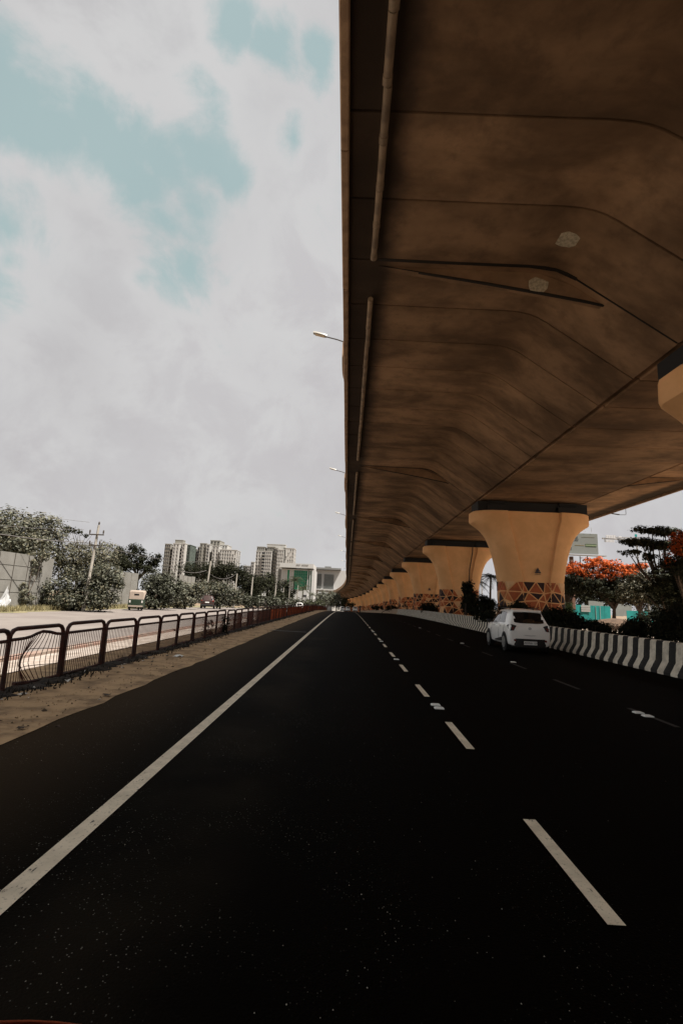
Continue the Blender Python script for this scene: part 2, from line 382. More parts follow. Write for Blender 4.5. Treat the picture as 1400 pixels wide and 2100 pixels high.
crk = MB(); crk.add([(-3.4, 21.55, .004), (-1.75, 21.35, .004), (-1.75, 21.62, .004), (-3.4, 21.85, .004)], [(0, 1, 2, 3)])
crk.obj('tar_seam', mat('tar', (.012, .010, .008), .7), road)

# ------------------------------------------------------------------ flyover
XC = 11.55; SPAN = 19.2; P0 = 11.0
SEG = SPAN / 10
fly = thing('flyover', 'long concrete box-girder flyover overhead on flared cream piers', 'flyover', (0, 0, 0))
def half_prof():
    p = [(0, 8.22), (3.22, 8.22), (3.24, 8.285), (3.36, 8.315), (3.42, 8.265)]
    p += [(3.42 + (5.9 - 3.42) * t, 8.265 + (10.02 - 8.265) * t) for t in (.25, .5, .75, 1)]
    p += [(6.15, 10.17), (6.4, 10.27), (6.7, 10.33), (7.1, 10.36), (9.0, 10.38), (11.0, 10.42), (11.88, 10.42), (11.88, 10.62)]
    return p
HP = half_prof()
def ring_at(y, ins=0.):
    out = []
    for x, z in HP[1:]: out.append(Vector((x - (ins if z < 10 else 0), y, z + ins)))
    full = [Vector((-p.x, p.y, p.z)) for p in reversed(out)] + [Vector((0, y, 8.22 + ins))] + out
    return full
sb = MB(); L2 = SEG / 2
rings = [ring_at(-L2, .07), ring_at(-L2 + .03), ring_at(0), ring_at(L2 - .03), ring_at(L2, .07)]
sb.loft(rings, closed=True, cap=True)
seg_me = sb.mesh('deck_segment', CONC, 28)
rib_me = []; gap_me = []; rib_shade_me = []
for sx in (-1, 1):                                                # bracket rib under each wing over a pier
    rib = MB(); a = [(11.2 * sx, 10.43), (6.9 * sx, 10.40), (5.6 * sx, 9.9), (4.9 * sx, 9.42), (5.6 * sx, 9.56), (6.7 * sx, 9.75), (8.2 * sx, 10.0)]
    rib.loft([[Vector((x, y, z)) for x, z in a] for y in (-.09, .09)]); rib_me.append(rib.mesh('bracket_rib', CONC))
    dr = MB(); dr.loft([[Vector((x, y, z)) for x, z in ((11.1, 10.425), (8.2, 9.985), (6.7, 9.735), (5.6, 9.545), (4.9, 9.405), (4.9, 9.43), (5.6, 9.59), (6.7, 9.785), (8.2, 10.03), (11.1, 10.44)) for x, z in ((x * sx, z),)] for y in (-.10, -.03)]); rib_shade_me.append(dr.mesh('rib_shade_strip', mat('joint_and_shade_dark', (.020, .014, .010), .95)))  # dark strip that paints the shade line along the rib's lower edge
JOINT_DARK = mat('joint_and_shade_dark', (.020, .014, .010), .95)
for sx in (-1, 1):
    gap = MB()
    for pr, y0_, y1_ in (([(11.1, 10.408), (9.0, 10.368), (7.1, 10.345), (6.4, 10.255), (5.9, 10.005)], -.06, .035), ([(5.9, 10.005), (3.45, 8.285)], -.02, .02)):
        gap.loft([[Vector((x * sx, y, z)) for x, z in pr] + [Vector((x * sx, y, z + .1)) for x, z in reversed(pr)] for y in (y0_, y1_)])
    gap_me.append(gap.mesh('expansion_joint', JOINT_DARK))
def frame(o, Y, x=0., z=0.):
    g, c = slope(Y); o.location = (x + C(Y), Y, z + G(Y)); o.rotation_euler = (math.atan(g), 0, -math.atan(c))
nseg0 = -19; nseg1 = int((335 - P0) / SEG)
seg_roots = []
for k in range(nseg0, nseg1):
    Y = P0 + SEG * (k + .5)
    o = put('deck_segment', seg_me, fly); frame(o, Y, XC); o.scale = (1, 1.002, 1)
for k in range(-1, 17):
    Y = P0 + SPAN * k
    for i in (0, 1):
        o = put('bracket_rib', rib_me[i], fly); frame(o, Y + .32, XC); put('rib_shade_strip', rib_shade_me[i], o)
        o = put('expansion_joint', gap_me[i], fly); frame(o, Y, XC)
# parapets
def parapet_mesh(L):
    b = MB(); pr = [(-.085, .05), (-.06, .0), (.06, .0), (.085, .05), (.085, 1.28), (.05, 1.32), (-.05, 1.32), (-.085, 1.28)]
    b.loft([[Vector((x, y, z)) for x, z in pr] for y in (-L / 2, L / 2)]); return b.mesh('parapet_panel', M['parapet'], 30)
pp = [parapet_mesh(q) for q in (1.42, 2.88, 4.2)]
y = -25.; rr = random.Random(3)
while y < 335:
    i = rr.choice((0, 1, 1, 2)); L = (1.42, 2.88, 4.2)[i]
    o = put('parapet_panel', pp[i], fly); frame(o, y + L / 2, -.415 + rr.uniform(-.014, .014), 10.27 + rr.uniform(-.015, .015)); y += L + .025
y = -25.
while y < 335:
    o = put('parapet_panel', pp[2], fly); frame(o, y + 2.1, 23.52, 10.27); y += 4.225
# drain pipe lengths with sockets
def pipe_mesh(L):
    b = MB(); b.tube([(0, -L / 2, 0), (0, L / 2 - .02, 0)], .078, 10); b.tube([(0, L / 2 - .16, 0), (0, L / 2 - .02, 0)], .088, 10); b.box((0, L / 2 - .32, .09), (.05, .04, .12)); return b.mesh('drain_pipe', M['pipe'], 40)
pm = [pipe_mesh(q) for q in (1.05, 1.55, 1.9)]
rr = random.Random(5); y = -9.
stops = [P0 + SPAN * k for k in range(-1, 17)]
while y < 330:
    i = rr.randrange(3) if y > 11 else rr.choice((0, 1, 2)); L = (1.05, 1.55, 1.9)[i]
    nxt = min([s for s in stops if s > y + .01], default=999)
    if y + L > nxt - .15: y = nxt + 1.45; continue
    o = put('drain_pipe', pm[i], fly); frame(o, y + L / 2, .335 + rr.uniform(-.008, .008), 10.27); o.rotation_euler.z += rr.uniform(-.006, .006); y += L
# ------------------------------------------------------------------ piers
LV = [(7.5, 3.66), (7.44, 3.74), (6.92, 3.76), (6.78, 3.70), (6.62, 3.45), (6.42, 3.17), (6.1, 2.86), (5.75, 2.64), (5.3, 2.45), (4.7, 2.27), (4.05, 2.12), (3.5, 2.02), (3.1, 1.95), (1.5, 1.91), (-.3, 1.91)]
def sect(z, wd, d=1.15, off=0.):
    tt = min(1, max(0, (7.0 - z) / 3.9)); g = 1.67 + (.81 - 1.67) * tt ** .8
    k = wd - g; pts = [(-wd, -.30 * d), (-wd + .07 * k, -.55 * d), (-wd + .25 * k, -.80 * d), (-wd + .5 * k, -.95 * d), (-g - .16, -d), (-g - .02, -d - .0), (-g + .06, -d + .15), (g - .06, -d + .15), (g + .02, -d), (g + .16, -d), (wd - .5 * k, -.95 * d), (wd - .25 * k, -.80 * d), (wd - .07 * k, -.55 * d), (wd, -.30 * d)]
    pts = pts + [(-x, -y) for x, y in pts]
    return [Vector((x, y, z)) for x, y in pts]
pb = MB(); pb.loft([sect(z, wd) for z, wd in reversed(LV)]); shaft_me = pb.mesh('shaft', M['pier'], 32)
# painted triangles: a jittered triangulation wrapped round the shaft, each triangle its own paint
def band_mesh(seed):
    rg = random.Random(seed); S0 = sect(1.5, 1.93); n = len(S0)
    cum = [0.]
    for i in range(n): cum.append(cum[-1] + (S0[(i + 1) % n] - S0[i]).length)
    P = cum[-1]
    nrm = []
    for i in range(n):
        a = S0[i] - S0[i - 1]; b_ = S0[(i + 1) % n] - S0[i]; t = (a.normalized() + b_.normalized()); nn = Vector((t.y, -t.x, 0)).normalized(); nrm.append(nn)
    def wrap(u, z):
        u %= P
        for i in range(n):
            if cum[i] <= u <= cum[i + 1] + 1e-9:
                q = (u - cum[i]) / max(1e-6, cum[i + 1] - cum[i]); j = (i + 1) % n
                p = S0[i].lerp(S0[j], q) + (nrm[i].lerp(nrm[j], q)).normalized() * .014
                return Vector((p.x * (1 + .012 * max(0, z - 1.5)), p.y, z))
    nu, nz = 16, 5; du = P / nu; dz = 3.12 / nz
    pt = {}
    for i in range(nu):
        for j in range(nz + 1):
            u = i * du + (j % 2) * du * .5 + rg.uniform(-.22, .22) * du; z = j * dz + (rg.uniform(-.24, .24) * dz if 0 < j < nz else 0)
            pt[i, j] = (u, z)
    def g(i, j): u, z = pt[i % nu, j]; return (u + P * (i // nu), z)
    b = MB(); last = 0
    for j in range(nz):
        for i in range(nu):
            if j % 2 == 0: tr = [(g(i, j), g(i + 1, j), g(i, j + 1)), (g(i + 1, j), g(i + 1, j + 1), g(i, j + 1))]
            else: tr = [(g(i, j), g(i + 1, j), g(i + 1, j + 1)), (g(i, j), g(i + 1, j + 1), g(i, j + 1))]
            for t in tr:
                mi = rg.choice((0, 0, 0, 0, 0, 1, 1, 1, 2, 3)) if last != 0 else rg.choice((1, 1, 1, 2, 2, 3, 0, 0)); last = mi
                if mi is None: continue
                cx = sum(p[0] for p in t) / 3; cz = sum(p[1] for p in t) / 3
                inr = .022 / (.28 * math.sqrt(max(.05, abs((t[1][0] - t[0][0]) * (t[2][1] - t[0][1]) - (t[2][0] - t[0][0]) * (t[1][1] - t[0][1])) / 2)))
                t = [(p[0] + (cx - p[0]) * inr, p[1] + (cz - p[1]) * inr) for p in t]
                N = 6; idx = {}; vs = []; fs = []
                for a in range(N + 1):
                    for c in range(N + 1 - a):
                        u = (t[0][0] * (N - a - c) + t[1][0] * a + t[2][0] * c) / N; z = (t[0][1] * (N - a - c) + t[1][1] * a + t[2][1] * c) / N
                        idx[a, c] = len(vs); vs.append(wrap(u, z))
                for a in range(N):
                    for c in range(N - a):
                        fs.append((idx[a, c], idx[a + 1, c], idx[a, c + 1]))
                        if a + c < N - 1: fs.append((idx[a + 1, c], idx[a + 1, c + 1], idx[a, c + 1]))
                b.add(vs, fs, mi)
    return b.mesh('painted_band', [M['piera'], M['pierb'], M['pierc'], M['pierd']], 40)
bands = [band_mesh(s) for s in (2, 9, 17)]
brg = MB(); brg.box((0, 0, 0), (1.3, 1.1, .36)); brg.box((0, 0, .26), (.9, .8, .16)); brg.box((0, 0, .40), (1.15, .95, .12)); brg_me = brg.mesh('bearing', M['bearing'])
dia = MB(); dia.box((0, 0, 0), (6.9, 1.6, .60)); dia_me = dia.mesh('bearing_shelf', M['bearing'])
emb = MB()
def tri(z0, z1, hw, Z): 
    a, c = hw * (1 - z0), hw * (1 - z1); return [Vector((-a, 0, z0 * Z)), Vector((a, 0, z0 * Z)), Vector((c, 0, z1 * Z)), Vector((-c, 0, z1 * Z))]
for z0, z1 in ((0, .22), (.27, .50), (.54, .995)):
    q = tri(z0, z1, .20, .34); emb.loft([[p + Vector((0, -.012, 0)) for p in q], q])
emb.box((-.02, -.006, .11 * .66), (.06, .012, .045)); emb.box((-.02, -.006, .165), (.06, .012, .045))
emb_me = emb.mesh('emblem', M['navy'])
tx = bpy.data.curves.new('emblem_lettering', 'FONT'); tx.body = 'EMBASSY'; tx.size = .095; tx.align_x = 'CENTER'; tx.extrude = .004; tx.materials.append(M['navy'])
PL = ['cream pier cut by the right edge of the view, only its capital showing', 'biggest whole cream pier standing behind the white hatchback, triangle emblem above painted triangles',
      'second cream pier with dark vertical drain line, dark hedge at its foot', 'third cream pier of the row, emblem on it and a dark bush before it',
      'fourth cream pier of the row, half hidden by the third', 'fifth cream pier of the row, its paint reaching down to the barrier']
GP = 'cream flyover piers in a receding row'
for k in range(-1, 16):
    Y = P0 + SPAN * k
    lab = PL[k] if 0 <= k < len(PL) else 'cream pier standing out of the view behind the photographer' if k < 0 else 'small distant cream pier far down the row under the flyover'
    t = thing('pier', lab, 'pier', (XC + C(Y), Y, G(Y)), -math.atan(slope(Y)[1]), GP)
    put('shaft', shaft_me, t); put('painted_band', bands[k % 3], t)
    put('bearing_shelf', dia_me, t, (0, 0, 7.82))
    for sx in (-2.2, 2.2): put('bearing', brg_me, t, (sx, -.45, 7.68))
    if k in (1, 3):
        e = put('emblem', emb_me, t, (.10, -1.075, 3.66)); l = put('emblem_lettering', tx, e, (0, -.004, -.10), (PI / 2, 0, 0))
    if k == 2:
        d = MB(); d.tube([(1.15, -1.22, 7.6), (1.12, -1.20, 6.9), (.82, -1.2, 5.2), (.72, -1.2, 3.0), (.72, -1.2, 1.2)], .05, 6); d.obj('drain_line', M['black'], t)
# ------------------------------------------------------------------ flyover lamps
lamp = thing('street_lamp', 'lamp on an arm over the parapet, nearest along the left flyover edge', 'street lamp', (0, 0, 0), 0, 'lamps along the flyover parapet')
b = MB(); pr = [(0, 0), (-.035, .05), (-.075, .22), (-.10, .45), (-.115, .8), (-.115, 1.42), (-.09, 1.5), (.10, 1.5), (.10, 0)]
b.loft([[Vector((x, y, z)) for x, z in pr] for y in (-.22, .22)]); b.obj('pedestal', M['parapet'], lamp, 30)
b = MB(); b.tube([(-.02, 0, 1.48), (-.05, 0, 1.58), (-.35, 0, 1.68), (-.85, 0, 1.80)], .028, 6); b.obj('arm', M['iron'], lamp, 60)
b = MB(); b.loft([[Vector((x, y * wv, z + zz)) for y, zz in ((-.12, 0), (-.09, .07), (.09, .07), (.12, 0), (.09, -.02), (-.09, -.02))] for x, wv, z in ((-.80, .6, 1.80), (-.92, 1, 1.82), (-1.25, 1, 1.90), (-1.38, .5, 1.94))])
hd = b.obj('lamp_head', M['lamp'], lamp, 40)
b = MB(); b.add([(-.90, -.08, 1.788), (-1.28, -.08, 1.875), (-1.28, .08, 1.875), (-.90, .08, 1.788)], [(0, 1, 2, 3)]); b.obj('lens', M['lens'], hd)
LT = tree_of(lamp); frame(lamp, 18.0, -.50, 10.55)
for i, (Y, lab) in enumerate(((37.3, 'second lamp on an arm along the left flyover edge'), (56.5, 'third lamp on an arm along the left flyover edge'),
        (75.7, 'small far lamp on an arm along the left flyover edge'), (94.9, 'small far lamp on an arm along the left flyover edge'), (114.1, 'small far lamp on an arm along the left flyover edge'), (133.3, 'small far lamp on an arm along the left flyover edge'))):
    c = copy_tree(lamp, None, LT); frame(c, Y, -.50, 10.2); c['label'] = lab
rl = thing('hanging_lamp', 'dark lamp hanging on a bent rod below the right flyover edge', 'lamp', (23.6, 39.8, 9.72))
b = MB(); b.tube([(.0, 0, .70), (0, 0, .04), (-.05, 0, 0), (-.62, 0, -.03)], .022, 6); b.obj('rod', M['iron'], rl)
b = MB(); b.loft([[Vector((x, y, z + zz)) for y, zz in ((-.1, 0), (-.07, .05), (.07, .05), (.1, 0), (0, -.03))] for x, z in ((-.6, -.03), (-.72, -.02), (-1.15, .03), (-1.2, .05))]); b.obj('lamp_head', M['iron'], rl, 40)

# ------------------------------------------------------------------ striped crash barrier
BL = 3.072
def bprof(x0=8.12):
    return [(-.20, 0), (-.20, .07), (-.05, .32), (.0, .78), (.03, .82), (.19, .82), (.22, .78), (.27, .32), (.42, .07), (.42, 0)]
bb = MB(); bb.loft([[Vector((x * q + .11 * (1 - q), y, z)) for x, z in bprof()] for y, q in ((-BL / 2 + .004, .97), (-BL / 2 + .02, 1), (BL / 2 - .02, 1), (BL / 2 - .004, .97))]); 
bar_me = bb.mesh('barrier_block', STRIPE, 30); bar_plain = bb.mesh('barrier_block', mat('barrier_tan', (.36, .25, .16), .85, var=.3, scale=4), 30)
brr = thing('crash_barrier', 'black and white striped concrete crash barrier along the right of the road', 'barrier')
for k in range(-4, 70):
    Y = 2 + BL * k
    o = put('barrier_block', bar_me if Y < 78 else bar_plain, brr); frame(o, Y, 8.27)

# ------------------------------------------------------------------ railing panels
PWD = 1.26; PHT = .90; PSP = 1.335
def rail_frame(bent=0.):
    b = MB(); h = PWD / 2; r = .14; pts = [(0, -h, -.08), (0, -h, PHT - r)]
    pts += [(0, -h + r - r * math.cos(a), PHT - r + r * math.sin(a)) for a in (R(30), R(60), R(90))]
    pts += [(0, h - r + r * math.sin(a), PHT - r + r * math.cos(a)) for a in (0, R(30), R(60))] + [(0, h, PHT - r), (0, h, -.08)]
    b.tube(pts, .032, 8); return b
def bow(y, z, k):                                            # dent of the damaged panel
    q = math.exp(-((y - .08) / .26) ** 2) * math.exp(-((z - .36) / .28) ** 2)
    return Vector((-.14 * q * k, y - .20 * q * k, z + k * .075 * math.exp(-((y - .17) / .25) ** 2) * (z / .75)))
def infill(k=0.):
    parts = []
    h = PWD / 2 - .02
    def line(a, c, n=8): return [bow(a[0] + (c[0] - a[0]) * i / n, a[1] + (c[1] - a[1]) * i / n, k) for i in range(n + 1)]
    b = MB(); b.tube(line((-h, .75), (h, .75)), .024, 6); parts.append(('top_rail', b, M['rail']))
    b = MB()
    if k: b.tube([(0, -h, .06), (.05, -h + .3, .01), (.18, -h + .55, -.0)], .022, 6); b.tube([(-.12, -h + .35, .10), (-.05, 0, .085), (0, h, .085)], .026, 6)
    else: b.tube(line((-h, .075), (h, .075), 1), .022, 6)
    parts.append(('bottom_rail', b, M['rail']))
    for z in (.29, .52):
        b = MB(); b.tube(line((-h, z), (h, z), 8 if k else 1), .0055, 4); parts.append(('cross_wire', b, M['railw']))
    n = 20
    for i in range(1, n):
        y = -h + 2 * h * i / n; b = MB(); b.tube(line((y, .075), (y, .75), 8 if k else 1), .0062, 4); parts.append(('bar', b, M['railw']))
    return parts
def panel(k=0., joined=False):
    t = thing('railing_panel', 'rust-red railing panel', 'railing', (0, 0, 0))
    rail_frame().obj('frame', M['rail'], t, 50)
    ps = infill(k)
    if joined:
        b = MB()
        for nme, q, m in ps:
            if nme == 'bar': b.add(q.v, q.f)
        for nme, q, m in ps:
            if nme != 'bar': q.obj(nme, m, t)
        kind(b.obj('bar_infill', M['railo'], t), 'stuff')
    else:
        for nme, q, m in ps: q.obj(nme, m, t, 50)
    return t
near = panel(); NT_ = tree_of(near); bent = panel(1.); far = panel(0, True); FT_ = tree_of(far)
GR = 'rust-red railing panels along the dirt verge'
XF = -4.68
def railx(Y): return XF + C(Y)
y0 = 7.40
ORD = {-1: 'rust-red railing panel cut by the left edge of the view', 1: 'undamaged rust-red railing panel just beyond the bent one', 2: 'second undamaged rust-red railing panel beyond the bent one',
       3: 'third undamaged rust-red railing panel beyond the bent one', 4: 'fourth undamaged rust-red railing panel beyond the bent one', 5: 'fifth undamaged rust-red railing panel beyond the bent one',
       6: 'sixth undamaged rust-red railing panel beyond the bent one', 7: 'rust-red railing panel with the thin vine at its far post', 8: 'rust-red railing panel between the two vines', 9: 'rust-red railing panel just beyond the second vine'}
used = set()
for k in range(-6, 78):
    Y = y0 + PSP * k
    if k == 0: o = bent; lab = 'bent rust-red railing panel with torn sagging bars near the left edge'
    elif k <= 16:
        o = near if 'n' not in used else copy_tree(near, None, NT_); used.add('n'); lab = ORD.get(k, 'small rust-red railing panel in the run beyond the vines' if k > 0 else 'rust-red railing panel nearer than the left edge of the view')
    else:
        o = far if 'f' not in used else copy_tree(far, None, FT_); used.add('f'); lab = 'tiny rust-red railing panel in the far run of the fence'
    o['label'] = lab; o['group'] = GR; frame(o, Y, XF + random.uniform(-.03, .03), random.uniform(-.02, .01))
    o.rotation_euler.z += random.uniform(-.025, .025); o.rotation_euler.y = random.uniform(-.03, .03) - (.05 if k == 0 else 0)
# ------------------------------------------------------------------ foliage
def leaf_mesh(name, blobs, n, size, mats, up=.3, clump=.45, flat=1., leafw=.5, split=None, droop=0.):
    """leaf-shaped faces gathered in clumps over the blobs [(centre, (rx, ry, rz))]; returns a mesh. split(z01, rnd) picks the material slot."""
    n = int(n * 1.5); size *= .82
    vol = np.array([b[1][0] * b[1][1] * b[1][2] for b in blobs]) ** (2 / 3); pr = vol / vol.sum()
    nc = max(8, int(n / 26))
    bi = RN.choice(len(blobs), nc, p=pr)
    d = RN.normal(size=(nc, 3)); d /= np.linalg.norm(d, axis=1)[:, None]
    rad = (1 - RN.rand(nc) ** 2 * .62)[:, None]
    cen = np.array([b[0] for b in blobs])[bi]; rr_ = np.array([b[1] for b in blobs])[bi]
    cc = cen + d * rad * rr_
    ci = RN.randint(0, nc, n); csz = clump * (.55 + .9 * RN.rand(nc))
    ld = RN.normal(size=(n, 3)); ld /= np.linalg.norm(ld, axis=1)[:, None]
    p = cc[ci] + ld * (csz[ci] * RN.rand(n) ** .45)[:, None] * np.array([1, 1, flat])
    nr = d[ci] * .6 + ld * .8 + RN.normal(size=(n, 3)) * .45 + np.array([0, 0, up]); nr /= np.linalg.norm(nr, axis=1)[:, None]
    a = np.cross(nr, RN.normal(size=(n, 3))); a /= np.linalg.norm(a, axis=1)[:, None]; a[:, 2] -= droop; b = np.cross(nr, a)
    L = (size * (.6 + .8 * RN.rand(n)))[:, None]
    v = np.empty((n, 4, 3)); v[:, 0] = p - a * L * .5; v[:, 1] = p + b * L * leafw * .5 + nr * L * .06; v[:, 2] = p + a * L * .5; v[:, 3] = p - b * L * leafw * .5 + nr * L * .06
    me = bpy.data.meshes.new(name); me.vertices.add(4 * n); me.loops.add(4 * n); me.polygons.add(n)
    me.vertices.foreach_set('co', v.reshape(-1)); me.loops.foreach_set('vertex_index', np.arange(4 * n, dtype=np.int32))
    me.polygons.foreach_set('loop_start', np.arange(0, 4 * n, 4, dtype=np.int32))
    for m in mats: me.materials.append(m)
    if split is not None and len(mats) > 1:
        me.polygons.foreach_set('material_index', split(cc, d, bi, ci).astype(np.int32))
    me.update(); return me
def trunk_mesh(base, blobs, r0, fork=.45, seed=1, mb=None):
    rg = random.Random(seed); b = mb or MB(); base = Vector(base)
    c = sum((Vector(q[0]) for q in blobs), Vector()) / len(blobs)
    f = base.lerp(c, fork); f.x += rg.uniform(-.2, .2)
    b.tube([base - Vector((0, 0, .3)), base.lerp(f, .5) + Vector((rg.uniform(-.1, .1), 0, 0)), f], [r0 * 1.25, r0, r0 * .8], 7)
    for q in blobs:
        for s in range(2):
            e = Vector(q[0]) + Vector((rg.uniform(-.6, .6) * q[1][0], rg.uniform(-.6, .6) * q[1][1], rg.uniform(-.1, .6) * q[1][2]))
            m = f.lerp(e, .5) + Vector((rg.uniform(-.3, .3), rg.uniform(-.3, .3), rg.uniform(0, .3)))
            b.tube([f, m, e], [r0 * .6, r0 * .35, r0 * .1], 5)
    return b
def tree(name, label, cat, base, blobs, n, size, mats, r0=.16, group=None, **kw):
    """blobs relative to the base point"""
    t = thing(name, label, cat, base, 0, group)
    fk = kw.pop('fork', .45)
    put('crown' if cat == 'tree' else 'foliage', leaf_mesh('crown', blobs, n, size, mats, **kw), t)
    trunk_mesh((0, 0, 0), blobs, r0, fk, seed=len(COL.objects)).obj('trunk' if cat == 'tree' else 'stems', M['bark'], t, 50)
    return t
A_, B_, C_, D_, E_ = M['leafA'], M['leafB'], M['leafC'], M['leafD'], M['leafE']
mixAB = lambda cc, d, bi, ci: (RN.rand(len(ci)) < .4).astype(int)
def P(px, py, Y): return at(px, py, Y)
def rel(base, px, py, Y): return tuple(P(px, py, Y) - Vector(base))
def ground_pt(px, Y, z=-.2): q = P(px, 1250, Y); return (q.x, Y, G(Y) + z)
def blob_tree(name, label, cat, px, Y, specs, n, size, mats, r0=.16, dY=0, base_px=None, z=-.2, **kw):
    """specs: (px, py, rpx, rpy[, extra depth]) crowns as seen from the road, turned into ellipsoids at distance Y"""
    base = ground_pt(base_px if base_px is not None else px, Y, z)
    bl = []
    for s in specs:
        yy = Y + (s[4] if len(s) > 4 else 0); k = yy / F * 1.04
        bl.append((rel(base, s[0], s[1], yy), (s[2] * k, max(s[2], s[3]) * k * .85, s[3] * k)))
    return tree(name, label, cat, base, bl, n, size, mats, r0, **kw)
# --- left side
blob_tree('tree', 'big pale grey-green tree rising behind the near grey hoarding', 'tree', 50, 42, [(30, 1085, 62, 40), (95, 1090, 38, 36, 1), (-40, 1090, 60, 45), (70, 1125, 50, 28, -1), (10, 1120, 50, 25, -1)], 9000, .34, [A_, B_], .3, clump=.6, split=mixAB, up=.6)
blob_tree('tree', 'olive tree with airy top branches behind the leaning utility pole', 'tree', 175, 45, [(150, 1140, 34, 28), (205, 1145, 36, 32), (140, 1165, 30, 24), (185, 1170, 40, 26), (225, 1130, 14, 16)], 6500, .26, [B_, A_], .22, clump=.5, split=mixAB, up=.5)
blob_tree('tree', 'thin twiggy sprays of a tree seen just left of the pole crossarm', 'tree', 152, 60, [(145, 1086, 14, 6), (185, 1097, 10, 6), (165, 1092, 8, 5)], 260, .34, [C_, A_], .10, clump=.35, fork=.7)
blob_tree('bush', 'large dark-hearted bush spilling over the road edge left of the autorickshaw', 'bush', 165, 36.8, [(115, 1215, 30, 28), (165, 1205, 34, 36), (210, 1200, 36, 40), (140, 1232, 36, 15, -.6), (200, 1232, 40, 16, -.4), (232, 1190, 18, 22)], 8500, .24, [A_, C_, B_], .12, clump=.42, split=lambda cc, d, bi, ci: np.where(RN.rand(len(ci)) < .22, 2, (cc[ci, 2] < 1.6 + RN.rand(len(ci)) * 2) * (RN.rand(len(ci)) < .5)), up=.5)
blob_tree('bush', 'ragged dry climber growing against the near hoarding seam', 'bush', 50, 34.5, [(52, 1215, 9, 22), (58, 1232, 12, 10), (75, 1160, 8, 18, .6), (85, 1140, 12, 8, .8)], 1100, .2, [B_, A_], .05, clump=.25, split=mixAB)
blob_tree('tree', 'dark upright tree left of the tall feathery one behind the small hoarding', 'tree', 245, 56, [(243, 1142, 12, 18), (252, 1158, 14, 14)], 2200, .32, [C_], .16, clump=.5)
blob_tree('tree', 'open feathery dark tree with sky showing through, left of the towers', 'tree', 275, 58, [(275, 1128, 20, 8), (262, 1140, 12, 8), (290, 1145, 16, 10), (280, 1160, 16, 10), (315, 1150, 14, 10), (300, 1165, 20, 10), (322, 1145, 8, 7)], 2100, .34, [C_, E_], .14, clump=.45, fork=.55)
blob_tree('bush', 'dark glossy bush right behind the autorickshaw', 'bush', 315, 47, [(310, 1205, 22, 30), (332, 1195, 20, 26), (352, 1210, 22, 24), (320, 1232, 26, 14)], 6000, .27, [A_, C_], .12, clump=.45, split=lambda cc, d, bi, ci: (RN.rand(len(ci)) < .45).astype(int), up=.5)
blob_tree('bush', 'low mixed bush left of the maroon car along the road edge', 'bush', 378, 54, [(365, 1225, 22, 20), (392, 1222, 22, 20), (380, 1210, 18, 14), (410, 1208, 16, 12)], 4200, .27, [A_, B_], .12, clump=.42, split=mixAB, up=.5)
blob_tree('bush', 'rounded leafy bush right of the maroon car along the road edge', 'bush', 450, 62, [(435, 1212, 24, 20), (462, 1218, 26, 22), (480, 1225, 20, 16), (445, 1232, 30, 10), (420, 1200, 10, 9)], 5200, .28, [A_, C_, B_], .12, clump=.45, split=lambda cc, d, bi, ci: RN.choice(3, len(ci), p=(.45, .35, .2)), up=.5)
blob_tree('tree', 'wide dark tree in front of the middle apartment tower', 'tree', 435, 84, [(395, 1165, 30, 10), (440, 1168, 34, 16), (475, 1172, 28, 18), (420, 1180, 40, 14), (495, 1185, 14, 22)], 4600, .45, [C_, E_], .2, clump=.8)
blob_tree('tree', 'dark rounded tree between the second and third roadside poles', 'tree', 515, 88, [(508, 1195, 20, 18), (525, 1205, 22, 20), (505, 1220, 22, 18)], 3400, .42, [C_, E_], .2, clump=.7)
blob_tree('tree', 'dark domed tree below the right-hand apartment tower', 'tree', 550, 96, [(540, 1190, 20, 14), (556, 1195, 16, 18), (545, 1212, 26, 20), (565, 1225, 18, 14)], 3800, .42, [C_, E_], .2, clump=.7, split=mixAB)
blob_tree('tree', 'small dark tree before the white end wall of the green-glass office', 'tree', 585, 104, [(583, 1200, 9, 11), (592, 1215, 12, 14), (578, 1220, 14, 14)], 2000, .4, [C_], .14, clump=.6)
blob_tree('bush', 'dark hedge mass along the far edge of the service road', 'bush', 520, 80, [(500, 1232, 26, 12), (540, 1235, 30, 12), (575, 1236, 22, 11), (605, 1237, 20, 9, 14)], 3600, .38, [C_, A_], .1, clump=.6, split=mixAB)
blob_tree('tree', 'pale distant tree at the foot of the grey office', 'tree', 668, 150, [(660, 1225, 14, 12), (676, 1228, 12, 14), (690, 1226, 8, 12)], 1500, .6, [A_, E_], .2, clump=.9)
blob_tree('bush', 'far roadside bush where the fence runs out', 'bush', 640, 128, [(632, 1238, 16, 8), (655, 1238, 14, 8)], 1100, .5, [E_, A_], .1, clump=.7)
